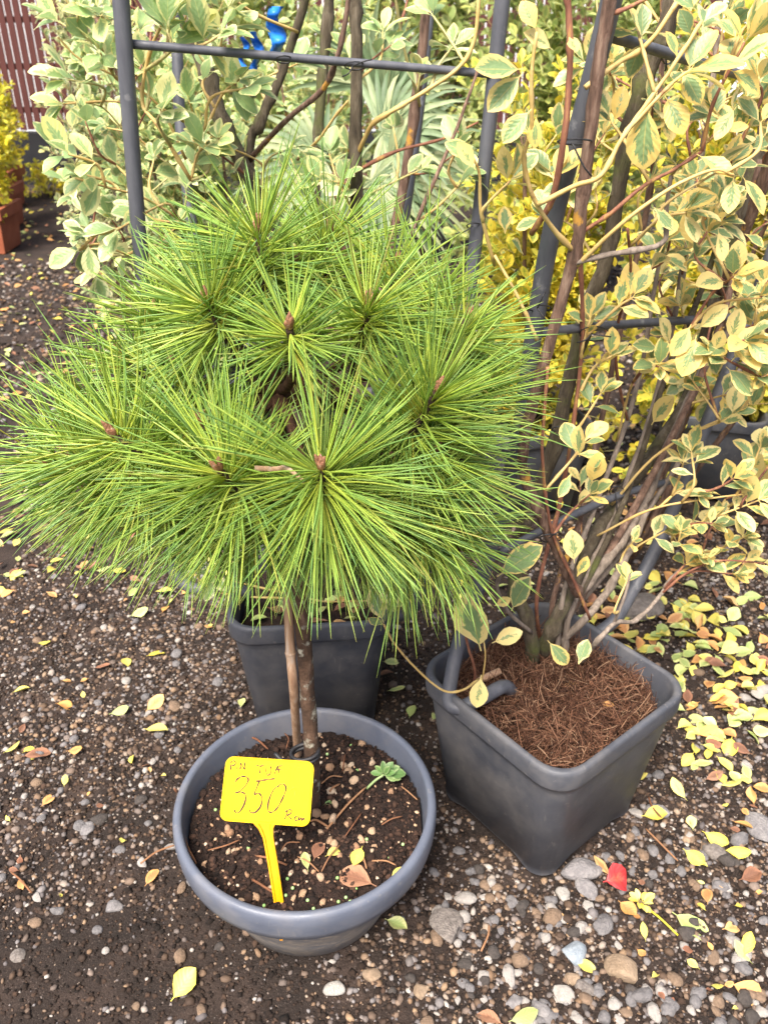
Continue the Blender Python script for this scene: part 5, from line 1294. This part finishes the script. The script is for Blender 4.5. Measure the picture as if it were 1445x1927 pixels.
    strip.add(vs, [[3 * i + k, 3 * i + k + 1, 3 * i + k + 4, 3 * i + k + 3] for i in range(len(q) - 1) for k in (0, 1)])
    tag(strip.build('dry_grass_blade', M['bamboo']), 'withered grey brown blade caught in the needles beside the central buds', 'blade')
    # bamboo cane
    cane = thing('bamboo_cane', atZ(562, 1432, SOIL_Z), 'weathered bamboo cane tied beside the pine trunk', 'cane')
    k = [atZ(566, 1452, SOIL_Z - .03), atZ(561, 1420, SOIL_Z + .004), atY(553, 1300, TY + .004), atY(547, 1228, TY + .006), atY(541, 1100, TY + .01), atY(537, 960, TY + .02)]
    m = MB(); cc = catmull(k, 8); m.tube(cc, [.0069 + (.0011 if abs(i - 24) < 1 else 0) for i in range(len(cc))], 14); m.build('cane_shaft', M['bamboo'], cane)
    nd = MB(); p0 = cc[24]; nd.tube([p0 - Vector((0, 0, .004)), p0, p0 + Vector((0, 0, .004))], [.0074, .0084, .0074], 14); nd.build('node_ring', M['bamboo'], cane)
    # rubber tie
    tie = thing('rubber_tie', atZ(578, 1420, SOIL_Z + .02), 'black rubber tie binding trunk and cane just above the soil', 'tie')
    cen = atY(574, 1422, TY - .004)
    for j in range(2):
        m = MB(); pts = [cen + Vector((.0215 * math.cos(a), .0165 * math.sin(a), j * .008 + .003 * math.cos(a))) for a in np.linspace(0, 6.283, 25)]
        m.tube(pts, .003, 8, cap=False); m.build('band', M['tie'], tie)
    m = MB(); m.tube(catmull([cen + Vector((-.02, -.015, .002)), cen + Vector((-.035, -.012, .004)), cen + Vector((-.046, -.004, .010))], 4), [.0036] * 8 + [.0026], 7); m.build('tail', M['tie'], tie)
pine()

# ------------------------------------------------------------------ fallen leaves
def lie(u, v, L, mat, lab, group=None, ang=None, var=None, cat='leaf', tilt=.28, z=.006):
    p = atZ(u, v, 0.004)
    a = R.uniform(0, 6.28) if ang is None else ang
    d = Vector((math.cos(a), math.sin(a), R.gauss(0, .10)))
    up = Vector((R.gauss(0, tilt), R.gauss(-.05, tilt), 1))
    c = Vector((p.x, p.y, gzf(p.x, p.y) + z + R.uniform(0, .006))) - d * L * .5
    o = link('fallen_leaf', fall_me(R.randrange(18) if var is None else var, mat), None, leaf_matrix(c, d, up, L))
    tag(o, lab, cat, group)
def fallen():
    # leaves one can point to
    one = [(1160, 1655, .052, 'fall_red', 'crumpled bright red leaf in the front gravel by the square pot', .3), (1133, 1630, .042, 'fall_orange', 'orange yellow leaf lying over the crumpled red one', 2.1),
           (1050, 1722, .040, 'fall_orange', 'curled orange brown leaf below the pale stones', -.9), (345, 1850, .050, 'fall_yellow', 'lime yellow pointed leaf alone on soil lower left of the bowl', 1.0),
           (745, 1735, .036, 'fall_green', 'pale cream green leaf lying against the front of the bowl', -.4), (1300, 1740, .060, 'fall_green', 'long pale green yellow leaf in the right foreground gravel', -.7),
           (1140, 1620, .0, 'x', '', 0), (1212, 1750, .028, 'fall_yellow', 'small yellow leaf below the lime sprig', 1.5), (1305, 1615, .042, 'fall_yellow', 'pale yellow oval leaf standing among grey stones', -.9),
           (1405, 1865, .046, 'fall_orange', 'peach brown oval leaf at the lower right corner', -.5), (985, 1915, .044, 'fall_green', 'bright green leaf cut by the bottom edge of the photo', .2), (922, 1918, .040, 'fall_brown', 'dull brown leaf cut by the bottom edge beside the green leaf', 2.6),
           (1230, 1535, .044, 'fall_yellow', 'cream yellow leaf over the grey oblong stone', .05), (1410, 1650, .040, 'fall_brown', 'dark red brown leaf in the right foreground', .3), (1330, 1685, .030, 'fall_orange', 'small orange curled leaf right of the lime sprig', 1.3),
           (1100, 1815, .034, 'fall_yellow', 'narrow curled yellow green leaf under the blue stone chip', -.4), (1180, 1710, .034, 'fall_orange', 'pinkish orange leaf just right of the red leaf', -.9),
           (90, 1505, .032, 'fall_orange', 'pinkish green leaf with a brown edge on the left gravel', 1.2), (70, 1422, .050, 'fall_brown', 'long reddish brown leaf on the left gravel', .3), (125, 1495, .036, 'stonex', '', 0),
           (225, 1337, .040, 'fall_green', 'pale green leaf on the gravel left of the bowl', .4), (290, 1320, .048, 'fall_orange', 'large beige orange leaf left of the bowl', 1.0), (293, 1372, .046, 'fall_yellow', 'pale yellow folded leaf left of the bowl', -.1),
           (262, 1153, .045, 'fall_green', 'bright green leaf on soil under the pine needles', .4), (293, 1225, .040, 'fall_yellow', 'yellow leaf with a brown tip left of the back pot', .5), (238, 1242, .036, 'fall_yellow', 'round yellow green leaf on the gravel below the green leaf', 2.0),
           (82, 1210, .030, 'fall_yellow', 'small bright yellow round leaf on the left gravel', .2), (310, 1140, .034, 'fall_orange', 'salmon orange leaf beside the back pot', 1.4), (40, 1298, .034, 'fall_yellow', 'beige yellow leaf on the gravel at the left edge', .3),
           (195, 1075, .036, 'fall_green', 'pale green oval leaf on soil below the left needles', .1), (175, 1068, .034, 'fall_brown', 'brown pointed leaf next to the pale green oval one', .5), (97, 1073, .032, 'fall_yellow', 'yellow green leaf on soil at the left', 1.3), (15, 1078, .040, 'fall_green', 'pale green leaf cut by the left edge', -.1),
           (128, 1278, .030, 'fall_orange', 'small peach leaf on the left gravel', .1), (122, 1328, .034, 'fall_orange', 'peach and yellow leaf left of the pale green one', -.1), (192, 1255, .034, 'fall_brown', 'tan brown leaf next to the round yellow green one', .5),
           (55, 1412, .026, 'fall_yellow', 'small lime leaf above the long brown leaf', 1.0), (142, 1415, .032, 'fall_orange', 'orange tan leaf on gravel above the bowl left side', .0), (25, 1412, .034, 'fall_yellow', 'lime yellow crumpled leaf at the left edge', .8),
           (775, 1335, .032, 'fall_green', 'pale oval leaf between the bowl and the square pot', 1.2), (820, 1345, .030, 'fall_green', 'small green leaf touching the wall of the square pot', 1.0), (735, 1240, .034, 'fall_green', 'pale green leaf right of the back pot', -.1), (725, 1265, .034, 'fall_brown', 'brown pinkish leaf right of the back pot', .2), (745, 1292, .038, 'fall_green', 'light green leaf below the brown pinkish one', .3), (455, 1320, .026, 'fall_green', 'small pale leaf close to the back pot wall', 1.5),
           (285, 1650, .034, 'fall_orange', 'beige pebble like leaf beside the left side of the bowl', 1.2), (1195, 1462, .044, 'fall_yellow', 'bright yellow double leaf beside the square pot wall', .1), (1180, 1475, .04, 'fall_green', 'pale green leaf tucked beside the square pot wall', .6), (1190, 1440, .030, 'fall_yellow', 'round yellow leaf above the double one', 1.2),
           (1275, 1490, .046, 'fall_yellow', 'yellow leaf with a long stalk on the grey stones', 2.0), (1363, 1435, .036, 'fall_yellow', 'plain yellow leaf on pebbles near the right edge', -.9), (1375, 1477, .044, 'fall_yellow', 'pale yellow pointed leaf near the right edge', .0), (1395, 1555, .034, 'fall_orange', 'peach brown leaf among grey pebbles', -.8), (1345, 1580, .046, 'fall_yellow', 'yellow green curled leaf above the dark oval stone', -.8), (1300, 1550, .026, 'fall_green', 'small lime leaf on the grey pebbles', 1.5), (1405, 1780, .046, 'fall_yellow', 'split bright yellow leaf near the right edge', 1.0), (1395, 1795, .036, 'fall_green', 'lime half of the split leaf near the right edge', 2.2), (1375, 1748, .034, 'fall_orange', 'salmon pink leaf near the right edge', .3), (1385, 1605, .044, 'fall_yellow', 'cream yellow leaf pointing right above the brown red one', -.2)]
    g = leaf_geo(1.75, .35, .6, .7, .13, 6, seed=99, serr=.06)
    rp = atZ(1160, 1655, .012)
    o = link('fallen_leaf', mesh_np('fallen_leaf', g[0], g[1], g[2], True, M['fall_red']), None, leaf_matrix(rp + Vector((-.026, -.008, .004)), Vector((1, .25, .1)), Vector((.1, -.35, 1)), .050))
    tag(o, 'crumpled bright red leaf in the front gravel by the square pot', 'leaf')
    for u, v, L, mat, lab, a in one:
        if mat == 'fall_red': continue
        if L == 0 or mat not in M: continue
        lie(u, v, L * 1.12, mat, lab, None, a, R.randrange(9), tilt=.22)
    # the drift of leaves to the right of the square pot
    n = 0
    while n < 215:
        u = R.uniform(1090, 1470); v = R.triangular(1060, 1560, 1200)
        if v > 1230 and u < 1100 + (v - 1230) * .2 + 150: continue
        p = atZ(u, v)
        if not bool(clear_of_pots(p.x, p.y, .02)): continue
        if R.random() < .55 * math.exp(-(((u - 1400) / 70) ** 2 + ((v - 1190) / 50) ** 2)): continue
        mt = R.choices(['fall_yellow', 'fall_green', 'fall_orange', 'fall_brown'], [5, 4, 2.2, .8])[0]
        w = {'fall_yellow': 'yellow', 'fall_green': 'pale green', 'fall_orange': 'orange tan', 'fall_brown': 'brown'}[mt]
        zn = 'under the low cream twigs' if v < 1190 else 'close to the rim of the square pot' if u < 1330 else 'near the right edge of the photo'
        lie(u, v, R.uniform(.034, .054), mt, w + ' fallen leaf in the drift ' + zn, w + ' drift leaves ' + zn, tilt=.4, z=.008)
        n += 1
    for i in range(26):
        u, v = R.uniform(1150, 1440), R.uniform(1480, 1900)
        mt = R.choices(['fall_yellow', 'fall_orange', 'fall_brown'], [3, 2, 2])[0]
        w = {'fall_yellow': 'yellow', 'fall_orange': 'orange', 'fall_brown': 'brown'}[mt]
        lie(u, v, R.uniform(.012, .022), mt, 'small ' + w + ' leaf scrap among the pebbles in the right foreground', w + ' leaf scraps in the right foreground')
    for i in range(34):
        u, v = R.uniform(0, 420), R.uniform(1040, 1700)
        p = atZ(u, v)
        if not bool(clear_of_pots(p.x, p.y, .03)): continue
        mt = R.choices(['fall_yellow', 'fall_orange', 'fall_brown'], [2, 3, 3])[0]
        w = {'fall_yellow': 'yellow', 'fall_orange': 'orange', 'fall_brown': 'brown'}[mt]
        lie(u, v, R.uniform(.012, .024), mt, 'small ' + w + ' leaf scrap on the gravel left of the pots', w + ' leaf scraps on the left gravel')
    for i in range(24):
        p = BK_C + Vector((R.uniform(-.09, .09), R.uniform(-.095, .02), .246))
        mt = R.choices(['fall_orange', 'fall_green', 'fall_brown'], [3, 3, 3])[0]
        w = {'fall_green': 'pale green', 'fall_orange': 'tan', 'fall_brown': 'brown'}[mt]
        o = link('fallen_leaf', leaf_me(R.randrange(14), mt), None, leaf_matrix(p, Vector((R.gauss(0, 1), R.gauss(0, 1), .1)), Vector((R.gauss(0, .3), R.gauss(0, .3), 1)), R.uniform(.028, .042)))
        tag(o, w + ' leaf lying on the soil of the back square pot', 'leaf', w + ' leaves in the back pot')
    for u, v, lab in [(1085, 1285, 'round brown leaf lying on the coir'), (1160, 1330, 'small pinkish leaf on the coir by the rim')]:
        p = atZ(u, v, .275)
        o = link('fallen_leaf', leaf_me(R.randrange(14), 'fall_orange'), None, leaf_matrix(p, Vector((R.gauss(0, 1), R.gauss(0, 1), .1)), Vector((0, 0, 1)), .024)); tag(o, lab, 'leaf')
    # far path litter: too small to tell apart
    ms = []
    for i in range(1150):
        u, v = R.uniform(-60, 260), R.uniform(355, 1000)
        if R.random() < (v - 400) / 420: continue
        p = atZ(u, v); L = R.uniform(.025, .05)
        if p.y < 1.9: continue
        a = R.uniform(0, 6.28)
        ms.append(leaf_matrix(Vector((p.x, p.y, gzf(p.x, p.y) + .012)), Vector((math.cos(a), math.sin(a), R.gauss(0, .15))), Vector((R.gauss(0, .35), R.gauss(0, .35), 1)), L))
    for i in range(900):
        x, y = R.uniform(-1.2, 1.9), R.uniform(1.75, 3.2); a = R.uniform(0, 6.28)
        ms.append(leaf_matrix(Vector((x, y, gzf(x, y) + .012)), Vector((math.cos(a), math.sin(a), R.gauss(0, .15))), Vector((R.gauss(0, .35), R.gauss(0, .35), 1)), R.uniform(.03, .045)))
    R.shuffle(ms)
    for nm, mat, sl in (('leaf_litter', 'fall_yellow', slice(0, None, 4)), ('leaf_litter', 'fall_green', slice(1, None, 4)), ('leaf_litter', 'fall_orange', slice(2, None, 4)), ('leaf_litter', 'fall_brown', slice(3, None, 4))):
        v, f, u = join_leaves(ms[sl], LEAF_LO)
        o = link(nm, mesh_np(nm, v, f, u, True, M[mat])); tag(o, 'scattered fallen leaf litter on the path and under the rear shrubs', None, None, 'stuff')
fallen()
def lime_sprig():
    c = atZ(1205, 1700, .012)
    t = thing('lime_sprig', c, 'small lime yellow leafy sprig with a green stalk on the front gravel', 'sprig')
    m = MB(); e = atZ(1275, 1760, .006); m.tube(catmull([c, c.lerp(e, .5) + Vector((0, 0, .004)), e], 4), [.0016] * 9, 6); m.build('stalk', M['leaf_lime'], t)
    for i in range(11):
        a = i * 2.4; d = Vector((math.cos(a), math.sin(a), .5 + R.uniform(-.3, .5)))
        link('leaf', leaf_me(R.randrange(14), 'fall_yellow'), t, leaf_matrix(c + d * .003, d, Vector((0, 0, 1)), R.uniform(.014, .026)))
lime_sprig()
def caps():
    V, F = ICO2
    me = mesh_np('bottle_cap', V * np.array([1, 1, .5]), F, None, True, M['bluecap'])
    p = atZ(286, 1022, .008)
    o = link('bottle_cap', me, None, Matrix.LocRotScale(p, None, Vector((.006, .006, .006)))); tag(o, 'tiny turquoise plastic scrap on the soil under the pine', 'scrap')
    for i, (u0, v0, u1, v1) in enumerate([(1215, 1560, 1275, 1620), (265, 1625, 330, 1590), (60, 1680, 20, 1640), (905, 1790, 920, 1740), (1220, 1500, 1245, 1540)]):
        a, b_ = atZ(u0, v0, .010), atZ(u1, v1, .012)
        m = MB(); m.tube(catmull([a, a.lerp(b_, .5) + Vector((R.gauss(0, .004), R.gauss(0, .004), .002)), b_], 4), [.0018] * 8 + [.001], 5)
        lab = ['brown twig across the pebbles right of the square pot', 'short twig on the gravel touching the left of the bowl', 'thin twig on the gravel at the left edge', 'rusty needle cluster on soil between bowl and front stones', 'small dark twig among grey pebbles'][i]
        tag(m.build('dry_twig', M['needle_dry']), lab, 'twig')
caps()
